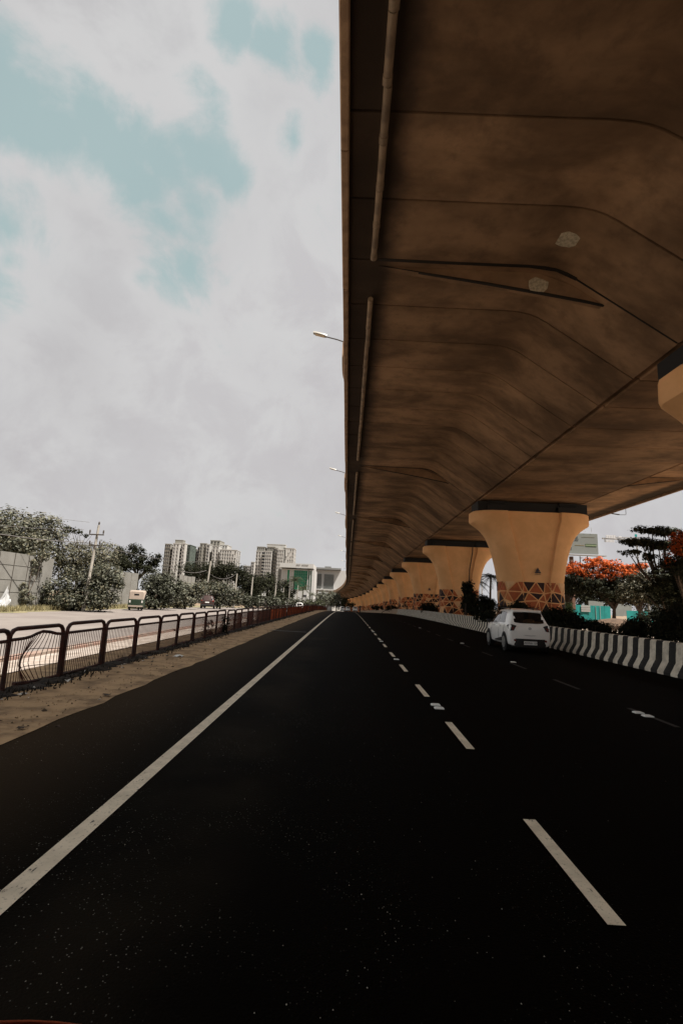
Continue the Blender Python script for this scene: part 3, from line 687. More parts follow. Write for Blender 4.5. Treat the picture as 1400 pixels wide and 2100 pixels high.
def palm(label, base, hgt, n=16, L=2.2, lean=.1, m=M['leafE'], group=None, r=.12):
    t = thing('palm_tree', label, 'palm', base, 0, group); rg = random.Random(int(base[0] * 31 + base[1]))
    top = Vector((lean * hgt * .3, 0, hgt)); b = MB(); b.tube([(0, 0, -.3), (lean * hgt * .1, 0, hgt * .5), top], [r * 1.3, r, r * .8], 7); b.obj('trunk', M['bark'], t, 50)
    b = MB()
    for i in range(n):
        a = 2 * PI * i / n + rg.uniform(-.2, .2); e = rg.uniform(-.35, 1.1); pts = []
        for s in range(7):
            q = s / 6; pts.append(top + Vector((math.cos(a) * math.cos(e) * q * L, math.sin(a) * math.cos(e) * q * L, math.sin(e) * q * L - .62 * q * q * L)))
        b.tube(pts, [.025, .02, .018, .015, .012, .01, .006], 3)
        for s in range(1, 19):
            q = s / 18 * 5.99; i0 = int(q); p = pts[i0].lerp(pts[i0 + 1], q - i0); tan = (pts[i0 + 1] - pts[i0]).normalized(); sd = tan.cross(Vector((0, 0, 1))).normalized()
            for sg in (-1, 1):
                l = L * .30 * (1 - .55 * s / 18); tip = p + sd * sg * l * .8 + tan * l * .5 - Vector((0, 0, l * .35)); wv = tan * .035
                b.add([p - wv, p + wv, tip], [(0, 1, 2)])
    b.obj('crown', m, t); return t
blob_tree('tree', 'dusty far tree left of the vanishing point of the road', 'tree', 690, 190, [(682, 1226, 12, 10), (697, 1232, 9, 8), (686, 1238, 12, 6)], 1300, .7, [E_, C_], .25, clump=1., split=mixAB)
blob_tree('tree', 'dark far tree at the vanishing point beneath the flyover end', 'tree', 712, 215, [(708, 1238, 9, 7), (720, 1240, 8, 6), (704, 1230, 6, 6)], 900, .7, [C_, E_], .25, clump=1., split=mixAB)
palm('tall palm with drooping fronds in front of the green-glass office', ground_pt(598, 104), 6.4, 20, 3.0)
palm('palm with a bushy head just right of the tallest palm', ground_pt(618, 108), 4.9, 18, 2.6)
palm('small pale palm near the corner of the grey office', ground_pt(638, 135), 4.4, 14, 2.4, m=A_)
# --- right side
fm = lambda thr: (lambda cc, d, bi, ci: np.where((d[ci, 2] + RN.normal(size=len(ci)) * .25 > thr) & (RN.rand(len(ci)) < .85), 1, 0))
ft = blob_tree('flame_tree', 'spreading tree topped with orange-red blossom below the billboard', 'tree', 1255, 56, [(1185, 1168, 26, 14), (1225, 1158, 34, 14), (1268, 1172, 34, 16), (1215, 1185, 34, 12), (1295, 1180, 22, 12), (1310, 1162, 16, 6), (1200, 1200, 40, 18), (1240, 1208, 44, 24), (1275, 1205, 36, 20)], 8600, .38, [C_, M['flower']], .22, base_px=1258, clump=.62, flat=.5, fork=.35,
          split=lambda cc, d, bi, ci: np.where((bi[ci] < 6) & (RN.rand(len(ci)) < .93) & (d[ci, 2] > -.55), 1, 0))
blob_tree('tree', 'dark tree trunk and canopy beside the big pier, under the billboard', 'tree', 1165, 60, [(1160, 1185, 18, 14), (1172, 1205, 22, 18), (1150, 1208, 16, 16)], 2600, .34, [C_, B_], .2, clump=.55, split=lambda cc, d, bi, ci: (RN.rand(len(ci)) < .12).astype(int))
blob_tree('tree', 'olive feathery tree to the right of the orange blossom', 'tree', 1310, 50, [(1310, 1188, 20, 16), (1328, 1202, 16, 14), (1295, 1212, 22, 14), (1325, 1225, 20, 12), (1285, 1225, 20, 12)], 4200, .28, [B_, C_], .18, clump=.5, split=mixAB)
blob_tree('rain_tree', 'layered dark tree with flat spreading sprays, tallest on the right', 'tree', 1372, 33, [(1330, 1086, 26, 6), (1362, 1092, 24, 7), (1310, 1112, 30, 7), (1345, 1118, 30, 9), (1300, 1132, 22, 6), (1335, 1142, 16, 6), (1372, 1118, 26, 10), (1350, 1178, 22, 9), (1385, 1165, 30, 16)], 5200, .24, [E_, C_], .16, base_px=1376, clump=.42, flat=.32, fork=.5, up=.9, split=mixAB, z=-.05)
blob_tree('flame_tree', 'dark tree with orange-red blossom clusters cut by the right edge', 'tree', 1405, 30, [(1398, 1105, 20, 14), (1412, 1118, 30, 20), (1372, 1148, 9, 7), (1395, 1130, 16, 10), (1400, 1160, 34, 26)], 3800, .22, [C_, M['flower']], .16, base_px=1410, clump=.36, z=-.05,
          split=lambda cc, d, bi, ci: np.where((bi[ci] < 4) & (RN.rand(len(ci)) < .85), 1, 0))
blob_tree('tree', 'broad dark tree with drooping sprays filling the right edge below the blossom', 'tree', 1372, 31, [(1370, 1198, 34, 12), (1340, 1210, 36, 6), (1395, 1215, 34, 22), (1365, 1228, 34, 12), (1400, 1245, 30, 20)], 5600, .2, [C_, E_], .14, base_px=1372, clump=.36, flat=.6, z=-.05, split=lambda cc, d, bi, ci: (RN.rand(len(ci)) < .25).astype(int))
blob_tree('bush', 'pale fresh-green bush beside the foot of the big pier', 'bush', 1160, 34, [(1160, 1245, 9, 10), (1167, 1257, 8, 10), (1152, 1250, 6, 8)], 900, .2, [D_], .05, clump=.25, z=.05)
blob_tree('bush', 'dark spiky shrub right of the white hatchback behind the barrier', 'bush', 1140, 22.5, [(1130, 1262, 20, 12), (1160, 1268, 22, 12), (1185, 1275, 14, 9), (1150, 1285, 34, 8)], 3600, .17, [C_], .05, clump=.24, z=.1)
blob_tree('bush', 'dark low shrub in the middle of the bed left of the pale barricade', 'bush', 1215, 22, [(1205, 1282, 16, 8), (1225, 1286, 14, 8), (1240, 1290, 10, 6), (1255, 1303, 26, 5)], 2000, .15, [C_], .05, clump=.2, z=.1)
blob_tree('bush', 'dark shrub right of the pale barricade', 'bush', 1305, 21, [(1305, 1282, 16, 12), (1290, 1292, 16, 10), (1315, 1296, 14, 10)], 2000, .15, [C_], .05, clump=.22, z=.1)
blob_tree('bush', 'large dark shrub at the right edge behind the barrier', 'bush', 1375, 20, [(1365, 1275, 26, 22), (1395, 1275, 30, 28), (1375, 1300, 36, 14), (1345, 1300, 12, 10)], 4600, .15, [C_], .06, clump=.26, z=.1)
blob_tree('bush', 'brown-leaved shrub in front of the painted foot of the big pier', 'bush', 1062, 27.5, [(1060, 1243, 12, 9), (1075, 1250, 14, 7), (1048, 1250, 12, 7), (1028, 1252, 8, 8)], 1400, .15, [C_, B_], .05, clump=.2, z=.1)
blob_tree('bush', 'dark hedge beside the second pier', 'bush', 985, 44, [(965, 1235, 16, 16), (990, 1238, 18, 16), (1006, 1242, 12, 14), (978, 1252, 26, 8)], 3800, .24, [C_], .08, clump=.36, z=.05)
blob_tree('bush', 'spiky dark bush standing before the second pier', 'bush', 955, 40, [(957, 1205, 9, 12), (960, 1222, 12, 14)], 1300, .26, [C_], .06, clump=.3, z=.1)
blob_tree('bush', 'dark round bush before the third pier behind the barrier', 'bush', 880, 52, [(876, 1244, 13, 8), (885, 1250, 14, 6)], 1300, .24, [C_], .06, clump=.3, z=.1)
blob_tree('bush', 'far clump of low bushes between the barrier and the distant piers', 'bush', 780, 88, [(775, 1246, 12, 4), (800, 1247, 12, 4), (825, 1247, 10, 4)], 900, .28, [C_, E_], .06, clump=.35, z=.05)
blob_tree('tree', 'dark tree mass closing the view behind the teal hoarding', 'tree', 1230, 82, [(1150, 1215, 26, 26), (1190, 1220, 30, 22), (1230, 1222, 34, 24), (1270, 1222, 30, 24)], 4200, .5, [C_, E_], .25, clump=.9, split=lambda cc, d, bi, ci: (RN.rand(len(ci)) < .2).astype(int))
blob_tree('tree', 'dark tree mass closing the view at the far right', 'tree', 1350, 80, [(1310, 1222, 30, 26), (1350, 1225, 30, 26), (1390, 1222, 30, 30), (1420, 1210, 30, 36)], 4200, .5, [C_, E_], .25, clump=.9)
blob_tree('bush', 'dark thicket beyond the right carriageway under the trees', 'bush', 1350, 40, [(1335, 1268, 30, 14), (1370, 1262, 34, 20), (1405, 1260, 30, 24), (1310, 1285, 24, 10)], 3600, .26, [C_], .08, clump=.4, z=-.05)
blob_tree('bush', 'low dark undergrowth in front of the left teal hoarding', 'bush', 1195, 46, [(1165, 1272, 22, 8), (1200, 1280, 24, 8), (1230, 1284, 20, 7)], 1800, .22, [C_], .06, clump=.3, z=-.05)
blob_tree('bush', 'ragged dark shrub behind the barrier below the painted pier', 'bush', 1025, 26, [(1010, 1262, 18, 9), (1040, 1262, 20, 8), (990, 1266, 16, 8), (1090, 1262, 16, 9)], 1900, .15, [C_], .05, clump=.2, z=.1)
palm('small dark palm behind the second pier, left of the big pier', ground_pt(975, 58, .05), 4.4, 15, 1.7, m=C_)
palm('taller dark palm tucked against the left side of the big pier', ground_pt(1004, 54, .05), 4.9, 16, 2.0, m=C_)
blob_tree('bush', 'thin vine climbing the railing post, nearer of the two', 'vine', 430, 17.1, [(428, 1290, 7, 20), (424, 1303, 9, 12)], 420, .085, [C_], .01, clump=.13, z=0)
blob_tree('bush', 'denser vine climbing the railing post, farther of the two', 'vine', 462, 18.5, [(462, 1280, 5, 24), (458, 1296, 8, 12)], 520, .085, [C_], .01, clump=.12, z=0)
# weeds at the fence foot, dry grass on the far verge
def tufts(name, pts, n, h, m, wd=.018):
    k = len(pts); p = np.repeat(np.array(pts), n, 0) + np.c_[RN.normal(size=(k * n, 2)) * .12, np.zeros(k * n)]
    a = RN.rand(k * n) * 2 * PI; hh = h * (.4 + .9 * RN.rand(k * n)); lean = RN.normal(size=(k * n, 2)) * .35
    side = np.c_[np.cos(a), np.sin(a), np.zeros(k * n)] * wd
    v = np.empty((k * n, 3, 3)); v[:, 0] = p - side; v[:, 1] = p + side; v[:, 2] = p + np.c_[lean * hh[:, None], hh]
    me = bpy.data.meshes.new(name); N = k * n; me.vertices.add(3 * N); me.loops.add(3 * N); me.polygons.add(N)
    me.vertices.foreach_set('co', v.reshape(-1)); me.loops.foreach_set('vertex_index', np.arange(3 * N, dtype=np.int32)); me.polygons.foreach_set('loop_start', np.arange(0, 3 * N, 3, dtype=np.int32))
    me.materials.append(m); me.update(); return kind(put(name, me), 'stuff')
tufts('weeds', [(XF + random.uniform(-.05, .30), yy, G(yy) + .01) for yy in [5.5 + .14 * i for i in range(420)]], 16, .075, mat('weed', (.020, .017, .011), .9, leaf=True, objvar=.5))
tufts('dry_grass', [(-21.4 - random.random() ** 1.5 * 2.6, yy, G(yy) - .16) for yy in [8 + .04 * i for i in range(1400)]], 9, .34, M['grass'], .03)
# dark trodden litter banked along the railing foot, and clods and pebbles on the verge
bk = MB(); ys_ = [-1.5 + .12 * i for i in range(376)]; vs = []
for yy in ys_:
    e0, e1 = -4.92 - random.random() * .05, -4.42 + random.uniform(-.10, .14)
    for q, z in ((0, .012), (.25, .05), (.5, .062), (.8, .045), (1, .02)): vs.append((e0 + (e1 - e0) * q, yy, G(yy) + z + (random.uniform(-.02, .025) if 0 < q < 1 else 0)))
bk.add(vs, [(i * 5 + j, i * 5 + j + 1, i * 5 + j + 6, i * 5 + j + 5) for i in range(len(ys_) - 1) for j in range(4)])
kind(bk.obj('debris', mat('dark_debris', (.040, .028, .018), .95, col2=(.012, .009, .007), scale=14, bump=.8, bscale=30)), 'stuff')
pb = MB()
for i in range(1500):
    Y = 4.2 + random.random() ** 1.7 * 40; x = random.uniform(-4.5, -3.3); q = random.uniform(.004, .016) * (2.2 if random.random() < .06 else 1); z = G(Y) + .024 + .004 * (x + 3.3)
    a0 = random.random() * 6; rg_ = [(math.cos(a0 + k * 1.257) * q * random.uniform(.7, 1.2), math.sin(a0 + k * 1.257) * q * random.uniform(.7, 1.2)) for k in range(5)]
    pb.add([(x + u, Y + v, z - .004) for u, v in rg_] + [(x, Y, z + q * .7)], [(k, (k + 1) % 5, 5) for k in range(5)], random.choice((0, 0, 1)))
kind(pb.obj('pebbles', [mat('clod', (.30, .20, .11), .95), mat('dark_clod', (.07, .047, .028), .95)]), 'stuff')
# leaf litter and scraps along the fence and verge
lb = MB()
for i in range(420):
    Y = 4.5 + random.random() ** 1.5 * 60; x = XF + abs(random.gauss(.12, .28)) if random.random() < .75 else random.uniform(-4.5, -3.0)
    s = random.uniform(.015, .05) * (1.6 if random.random() < .12 else 1); a = random.random() * PI; c, q = math.cos(a) * s, math.sin(a) * s
    z = G(Y) + .034; lb.add([(x - c, Y - q, z), (x + q * .6, Y - c * .6, z + s * .5), (x + c, Y + q, z + s * .1), (x - q * .6, Y + c * .6, z + s * .4)], [(0, 1, 2, 3)], random.choice((0, 0, 0, 1)))
kind(lb.obj('litter', [mat('dead_leaf', (.05, .033, .02), .9), mat('paper_scrap', (.55, .52, .47), .8)]), 'stuff')
lb = MB()
for i in range(1000):
    Y = 1.6 + random.random() ** 2 * 16; x = random.uniform(-3.4, 1.2) if random.random() < .8 else random.uniform(1.2, 7); s = random.uniform(.0010, .0030); z = G(Y) + .001
    lb.add([(x - s, Y - s, z), (x + s, Y - s, z), (x + s * .8, Y + s, z), (x - s, Y + s * .7, z), (x, Y, z + s * 1.3)], [(0, 1, 4), (1, 2, 4), (2, 3, 4), (3, 0, 4)])
kind(lb.obj('road_grit', mat('grit', (.28, .26, .22), .8)), 'stuff')
def scrap(label, px, py, s, m):
    d = at(px, py, 1) - Vector((0, 0, CH)); k = -CH / d.z; p = Vector((0, 0, CH)) + d * k; b = MB(); rg = random.Random(px)
    g = [[Vector((s * (i - 2) / 2 * (1 + rg.uniform(-.2, .2)), s * .7 * (j - 1) * (1 + rg.uniform(-.2, .2)), s * rg.uniform(.05, .35))) for i in range(5)] for j in range(3)]
    b.loft(g, closed=False); tag(b.obj('litter_scrap', m, loc=(p.x, p.y, G(p.y) + .02)), label, 'litter')
scrap('crumpled white paper scrap on the verge below the railing', 366, 1348, .13, M['plate'])
scrap('small white plastic scrap at the foot of the bent railing', 47, 1427, .06, M['plate'])
scrap('white rag by the railing foot beyond the vines', 513, 1285, .17, M['plate'])
scrap('dead leaf lying on the verge near the left edge', 43, 1497, .045, mat('dead_leaf', (.05, .033, .02), .9))
scrap('dark twig scrap lying on the verge edge beside the road', 218, 1428, .06, mat('dead_leaf', (.05, .033, .02), .9))
# rounded shape, likely a fingertip before the lens, just entering the lower left corner
b = MB(); P1 = at(-60, 2200, .62)
b.loft([[at(px, py + q * 26, .60 + .05 * math.sin(q * PI)) for px, py in ((-220, 2150), (-120, 2106), (-20, 2093), (60, 2091), (120, 2094), (170, 2101), (230, 2130), (260, 2200))] for q in (0, .4, 1, 2, 3)], closed=False)
tag(b.obj('fingertip', M['finger'], smooth=60), 'rounded orange-red mudguard edge at the lower left corner', 'fingertip')

# ------------------------------------------------------------------ left roadside: hoarding, poles, wires
XW = -23.6
def hoarding(label, y0, y1, ztop, n, m=M['sheet']):
    t = thing('hoarding', label, 'hoarding', (XW, y0, G(y0) - .15)); L = (y1 - y0) / n
    for i in range(n):
        b = MB(); hz = ztop + random.uniform(-.04, .04); b.box((random.uniform(-.015, .015), L * (i + .5), hz / 2), (.05, L - .03, hz)); s = b.obj('sheet', m, t)
        for z in (.30, .52, .78):
            r = MB(); r.box((.03, L * (i + .5), hz * z), (.02, L - .05, .025))
            r.obj('stiffening_rib', m, s)
        b = MB(); b.box((.03, L * i, hz / 2), (.04, .028, hz)); b.obj('post', M['iron'], t)
    return t
hoarding('tall grey sheet-metal hoarding cut by the left edge', 10.66, 37.4, 3.85, 18)
hoarding('short grey hoarding showing above the autorickshaw', 44.5, 53., 3.6, 5)
hoarding('small pale hoarding showing above the bushes left of the maroon car', 66, 73, 4.3, 4)
hoarding('low grey hoarding between the far roadside poles', 88, 104, 3.9, 6)
tb = MB(); rg = random.Random(4); g = []
for i in range(11):
    q = i / 10; top = (.35 + .5 * q if q < .55 else .62 + 1.25 * (q - .55) / .3) if q < .85 else 1.87 - (q - .85) * 9; bot = 0 if q < .6 else (q - .6) * 1.6
    g.append([Vector((.10 + .55 * (1 - w_) ** 1.5 * (1 - .6 * q) + rg.uniform(-.07, .07), 1.35 * q + rg.uniform(-.04, .04), bot + max(.1, top - bot) * w_ + rg.uniform(-.04, .04))) for w_ in (0, .2, .4, .6, .8, 1)])
tb.loft(g, closed=False); tag(tb.obj('tarpaulin', M['tarp'], loc=(-23.52, 31.35, G(31) - .12)), 'white tarpaulin draped in a peak against the near hoarding', 'tarpaulin')
def pole(label, px, Y, pyt, pyb=None, arms=(), lean=0., r=.13, ztop=None, name='utility_pole', m=None):
    base = ground_pt(px, Y); top = at(px, pyt, Y); hgt = top.z - base[2]; dx = lean
    t = thing(name, label, 'utility pole', base, 0)
    b = MB(); b.tube([(0, 0, -.3), (dx * hgt, 0, hgt)], [r * 1.2, r * .7], 8); b.obj('post', m or M['pole'], t, 50)
    for z, wv in arms:
        q = hgt - z; b = MB(); b.box((dx * q, -.12, q), (wv, .08, .09)); a = b.obj('crossarm', M['iron'], t)
        for s in (-1, 1):
            b = MB(); b.tube([(dx * q + s * wv * .46, -.12, q + .04), (dx * q + s * wv * .46, -.12, q + .22), (dx * q + s * wv * .46, -.12, q + .36)], [.03, .07, .05], 6); b.obj('insulator', M['iron'], a)
    if arms: b = MB(); b.tube([(dx * hgt, 0, hgt), (dx * hgt, 0, hgt + .16), (dx * hgt, 0, hgt + .28)], [.03, .08, .05], 6); b.obj('insulator', M['iron'], t)
    return t
pole('tall leaning utility pole with two crossarms beside the big bush', 171, 36, 1076, arms=((.75, 1.15), (1.6, .85)), lean=.045, r=.12)
pole('pale concrete pole before the wide dark tree, right of the maroon car', 418, 70, 1150, lean=.05, r=.16)
pole('second pale roadside pole, short, against the dark tree', 478, 80, 1176, lean=.03, r=.15)
pole('third pale roadside pole, left of the domed dark tree', 512, 82, 1183, lean=.02, r=.15)
pole('fourth pale roadside pole below the right-hand tower', 561, 92, 1199, lean=.03, r=.15)
pole('thin pole carrying a small crossarm among the dark trees', 548, 100, 1186, arms=((.3, 1.4),), r=.08)
pole('slim pale pole left of the tallest palm', 578, 98, 1205, lean=.02, r=.12)
pole('slim pale pole right of the tallest palm trunk', 591, 100, 1206, r=.10)
pole('slim pale pole before the bushy palm head', 607, 102, 1200, lean=.02, r=.13)
pole('thin grey pole standing behind the layered dark tree', 1330, 60, 1140, arms=((.9, 2.0),), r=.12, m=M['steel'])
pole('thin grey mast seen between the second and the big pier', 988, 110, 1150, r=.13, m=M['steel'])
def wire(label, pts, r=.018, sag=.4):
    b = MB()
    for a, c in zip(pts[:-1], pts[1:]):
        a, c = Vector(a), Vector(c); b.tube([a.lerp(c, i / 12) - Vector((0, 0, sag * 4 * (i / 12) * (1 - i / 12))) for i in range(13)], r, 4)
    tag(b.obj('power_line', M['wire']), label, 'wire')
wire('thin wire running left from the top of the leaning utility pole', [at(-150, 1010, 28), at(184, 1071, 36)], .012, .2)
wire('thin wire to the left end of the upper crossarm', [at(-150, 1060, 28), at(173, 1086, 36)], .012, .2)
wire('thick pale cable sagging in front of the big grey-green tree', [at(-150, 1065, 27), at(20, 1098, 31), at(176, 1112, 36)], .028, .1)
wire('wire from the utility pole to the right, in front of the small trees', [at(176, 1112, 36), at(420, 1152, 70)], .02, .5)
wire('cable looping between the pale poles before the dark tree', [at(330, 1148, 62), at(423, 1170, 70), at(480, 1180, 80)], .03, .9)
# ------------------------------------------------------------------ towers and offices far behind
def block(t, x0, x1, y, dep, z0, z1, m, nwin=0, nfl=0, ww=.5, wh=.55, skip=0., roof=True, side=0, sn=2, name='wing', rec=.5):
    """one volume of a tower: walls, and its windows as recessed openings with dark panes and sills"""
    b = MB(); b.box(((x0 + x1) / 2, y + dep / 2, (z0 + z1) / 2), (x1 - x0, dep, z1 - z0)); b.box(((x0 + x1) / 2, y + dep / 2, z1 + .35), (x1 - x0 + .5, dep + .5, .7))
    o = b.obj(name, m, t)
    if nwin and nfl:
        wb = MB(); sb_ = MB(); fh = (z1 - z0) / nfl; pw = (x1 - x0) / nwin
        for i in range(nwin):
            for j in range(nfl):
                if random.random() < skip: continue
                cx = x0 + pw * (i + .5); cz = z0 + fh * (j + .52)
                wb.box((cx, y - .04, cz), (pw * ww, .2, fh * wh))
                sb_.box((cx, y - .25, cz - fh * wh * .55), (pw * ww * 1.3, .7, .22)); sb_.box((cx, y - .2, cz + fh * wh * .58), (pw * ww * 1.25, .5, .2))
        if side:
            xs = x1 if side > 0 else x0
            for i in range(sn):
                for j in range(nfl):
                    cy = y + dep * (i + .5) / sn; cz = z0 + fh * (j + .52); wb.box((xs + .04 * side, cy, cz), (.2, dep / sn * ww, fh * wh)); sb_.box((xs + .2 * side, cy, cz - fh * wh * .55), (.6, dep / sn * ww * 1.3, .2))
        kind(wb.obj('window', M['window'], o), 'stuff'); kind(sb_.obj('window_sill', m, o), 'stuff')
    return o
def balconies(t, x0, x1, y, z0, z1, nfl, m, dep=2.2):
    b = MB(); k = MB(); fh = (z1 - z0) / nfl
    for j in range(nfl):
        z = z0 + fh * j; b.box(((x0 + x1) / 2, y - dep / 2, z + .15), (x1 - x0, dep, .3)); b.box(((x0 + x1) / 2, y - dep + .1, z + .75), (x1 - x0, .2, .9)); k.box(((x0 + x1) / 2, y - .05, z + fh * .58), ((x1 - x0) * .8, .2, fh * .66))
    kind(b.obj('balcony', m, t), 'stuff'); kind(k.obj('balcony_opening', M['window'], t), 'stuff')
def X(px, Y, py=1150): return at(px, py, Y).x
def Z(py, px, Y): return at(px, py, Y).z
def tower(label, px0, Y): 
    return thing('apartment_tower', label, 'tower', (0, 0, 0))
Y = 520
t = tower('left apartment tower with green netting on its right side, above the trees', 360, Y); zb = G(430) - 3
tA, tB = M['towerA'], M['towerB']
def blk(t, a, c, Y, py, m, **kw):
    zt = Z(py, (a + c) / 2, Y); return block(t, X(a, Y), X(c, Y), Y, kw.pop('dep', 20), zb, zt, m, **kw)
blk(t, 335, 347, Y, 1116, tB, nwin=3, nfl=17, dep=16); blk(t, 346, 352, Y + 4, 1118, tA, dep=16); balconies(t, X(346.5, Y), X(352, Y), Y + 4, zb + 6, Z(1120, 349, Y), 16, tB)
blk(t, 352, 365, Y - 2, 1115, tA, nwin=2, nfl=17, ww=.22, dep=20); blk(t, 365, 372, Y + 3, 1117, tB, dep=16); balconies(t, X(365.5, Y), X(371, Y), Y + 3, zb + 6, Z(1119, 368, Y), 16, tA)
blk(t, 371, 377, Y - 1, 1115, tA, nwin=1, nfl=17, ww=.3); blk(t, 377, 388, Y + 6, 1118, M['netting'], nwin=3, nfl=17); blk(t, 355, 371, Y + 6, 1108, tB, dep=8, name='roof_tank')
Y = 545
t = tower('middle apartment cluster stepping down to the left, above the wide dark tree', 440, Y)
blk(t, 380, 392, Y + 8, 1129, tA, nwin=3, nfl=16); blk(t, 391, 402, Y + 12, 1127, tB, nwin=2, nfl=16, ww=.6); balconies(t, X(381, Y), X(386, Y), Y + 8, zb + 6, Z(1131, 384, Y), 15, tA)
blk(t, 403, 408, Y + 6, 1122, tA, nwin=1, nfl=17, ww=.5); blk(t, 407, 421, Y, 1115, tB, nwin=2, nfl=18, ww=.24); blk(t, 421, 428, Y - 2, 1117, tA, nwin=1, nfl=18, ww=.4)
blk(t, 428, 448, Y + 8, 1109, tB, nwin=3, nfl=19, ww=.4); blk(t, 434, 447, Y - 3, 1120, tA, nwin=2, nfl=17, ww=.25); balconies(t, X(428.5, Y), X(434, Y), Y + 7, zb + 6, Z(1124, 431, Y), 16, tB)
blk(t, 448, 464, Y + 10, 1118, tA, nwin=3, nfl=18, ww=.35); blk(t, 449, 484, Y - 5, 1128, tA, nwin=7, nfl=16, ww=.32, skip=.12, side=1)
Y = 545
t = tower('right-hand pale apartment tower with a broad roof screen, beside the office', 560, Y)
blk(t, 524, 540, Y, 1131, tA, nwin=3, nfl=17, ww=.34); blk(t, 525, 541, Y + 5, 1122, tB, nwin=4, nfl=18, ww=.4); blk(t, 540, 556, Y - 3, 1131, tA, nwin=4, nfl=17, ww=.42)
balconies(t, X(539, Y), X(543, Y), Y - 4, zb + 6, Z(1133, 541, Y), 16, tB)
blk(t, 546, 562, Y + 3, 1122, tB, nwin=5, nfl=18, ww=.5); blk(t, 561, 568, Y, 1125, tB, nwin=2, nfl=18, ww=.6); blk(t, 567, 581, Y - 4, 1128, tA, nwin=4, nfl=17, ww=.28)
blk(t, 580, 585, Y + 2, 1124, tB, dep=14); blk(t, 584, 602, Y - 2, 1125, tA, nwin=4, nfl=17, ww=.22, skip=.45, side=1); blk(t, 545, 583, Y + 8, 1117, tA, dep=10, name='roof_screen')
t = thing('apartment_block', 'small hazy apartment block left of the right-hand tower', 'building')
blk(t, 500, 516, 640, 1161, tA, nwin=5, nfl=14); blk(t, 515, 522, 640, 1153, tA, nwin=2, nfl=15)
# green-glass office
Y = 330; zb = G(330) - 1
t = thing('office_building', 'white office block with a large green glass front', 'building')
OW = M['officew']
def zz(py, px=610): return Z(py, px, Y)
b = MB(); b.box(((X(578, Y) + X(646, Y)) / 2, Y + 14, (zb + zz(1167)) / 2), (X(646, Y) - X(578, Y), 26, zz(1167) - zb)); b.obj('wall', OW, t)
b = MB(); b.box(((X(570, Y) + X(650, Y)) / 2, Y + 12, (zz(1155) + zz(1166)) / 2), (X(648, Y) - X(580, Y), 30, zz(1157) - zz(1166))); b.obj('roof_band', OW, t)
b = MB(); b.box(((X(570, Y) + X(578, Y)) / 2, Y + 16, (zb + zz(1168)) / 2), (X(578, Y) - X(570, Y), 22, zz(1168) - zb)); b.obj('dark_recess', M['louvre'], t)
gx0, gx1, gz0, gz1 = X(604, Y), X(632, Y), zz(1209), zz(1169.5)
for i in range(6):
    for j in range(7):
        b = MB(); b.box((gx0 + (gx1 - gx0) * (i + .5) / 6, Y + .9, gz0 + (gz1 - gz0) * (j + .5) / 7), ((gx1 - gx0) / 6 - .12, .3, (gz1 - gz0) / 7 - .12)); b.obj('glass_pane', M['greenglass'], t)
for a, c in ((591, 594.5), (634.2, 636.2), (638.2, 640.2)):
    b = MB(); b.box(((X(a, Y) + X(c, Y)) / 2, Y + .9, (gz0 + gz1) / 2), (X(c, Y) - X(a, Y), .3, gz1 - gz0)); b.obj('glass_strip', M['greenglass'], t)
for a in (632.6, 637.0, 641.2):
    b = MB(); b.box((X(a + .6, Y), Y + .3, (zb + gz1) / 2), (.55, 1.6, gz1 - zb)); b.obj('fin', OW, t)
for z, a, c in ((1158.5, 609, 634), (1165.6, 610, 631)):
    b = MB(); n = 9
    for i in range(n): 
        if i not in (3,): b.box((X(a + (c - a) * (i + .5) / n, Y), Y - 3.2, zz(z)), ((X(c, Y) - X(a, Y)) / n * .7, .2, .34))
    kind(b.obj('sign_strip', M['louvre'], t), 'stuff')
# grey office
Y = 380; t = thing('office_building', 'pale grey office block with louvred bays, right of the green glass', 'building')
zb = G(380) - 1
def zz(py, px=670): return Z(py, px, Y)
b = MB(); b.box(((X(643, Y) + X(712, Y)) / 2, Y + 15, (zb + zz(1169)) / 2), (X(712, Y) - X(643, Y), 28, zz(1169) - zb)); b.obj('wall', M['officew'], t)
b = MB(); b.box(((X(643, Y) + X(700, Y)) / 2, Y + 12, (zz(1164) + zz(1169)) / 2), (X(700, Y) - X(643, Y), 30, zz(1165) - zz(1168.6))); b.obj('roof_band', M['louvre'], t)
b = MB(); b.box((X(672, Y), Y + 14, zz(1163)), (X(678, Y) - X(665, Y), 10, 2.4)); b.obj('roof_plant', M['louvre'], t)
for a, c in ((645, 649), (652.5, 661), (666, 686)):
    for j in range(12):
        z0, z1 = zz(1207.5), zz(1177.5); b = MB(); b.box(((X(a, Y) + X(c, Y)) / 2, Y + .8, z0 + (z1 - z0) * (j + .5) / 12), (X(c, Y) - X(a, Y), .5, (z1 - z0) / 12 * .72)); b.obj('louvre_slat', M['greyglass'], t)
b = MB(); b.box(((X(650, Y) + X(692, Y)) / 2, Y - 1, zz(1209.5)), (X(692, Y) - X(650, Y), 4, 1.0)); b.obj('canopy', M['officew'], t)
t = thing('low_building', 'low white building with dark openings below the grey office', 'building'); Y = 300
b = MB(); zb = G(300); b.box(((X(655, Y) + X(684, Y)) / 2, Y + 6, (zb + Z(1214, 668, Y)) / 2), (X(684, Y) - X(655, Y), 12, Z(1214, 668, Y) - zb)); b.obj('wall', M['officew'], t)
for px in (659, 664, 669, 675, 680):
    for py in (1218, 1224, 1230): b = MB(); b.box((X(px, Y), Y - .03, Z(py, px, Y)), (.9, .2, 1.0)); b.obj('window', M['window'], t)
t = thing('low_building', 'white service block tucked under the green glass corner', 'building'); Y = 310
b = MB(); b.box(((X(624, Y) + X(634, Y)) / 2, Y + 5, (G(Y) + Z(1210, 628, Y)) / 2), (X(634, Y) - X(624, Y), 10, Z(1210, 628, Y) - G(Y))); b.obj('wall', M['officew'], t)
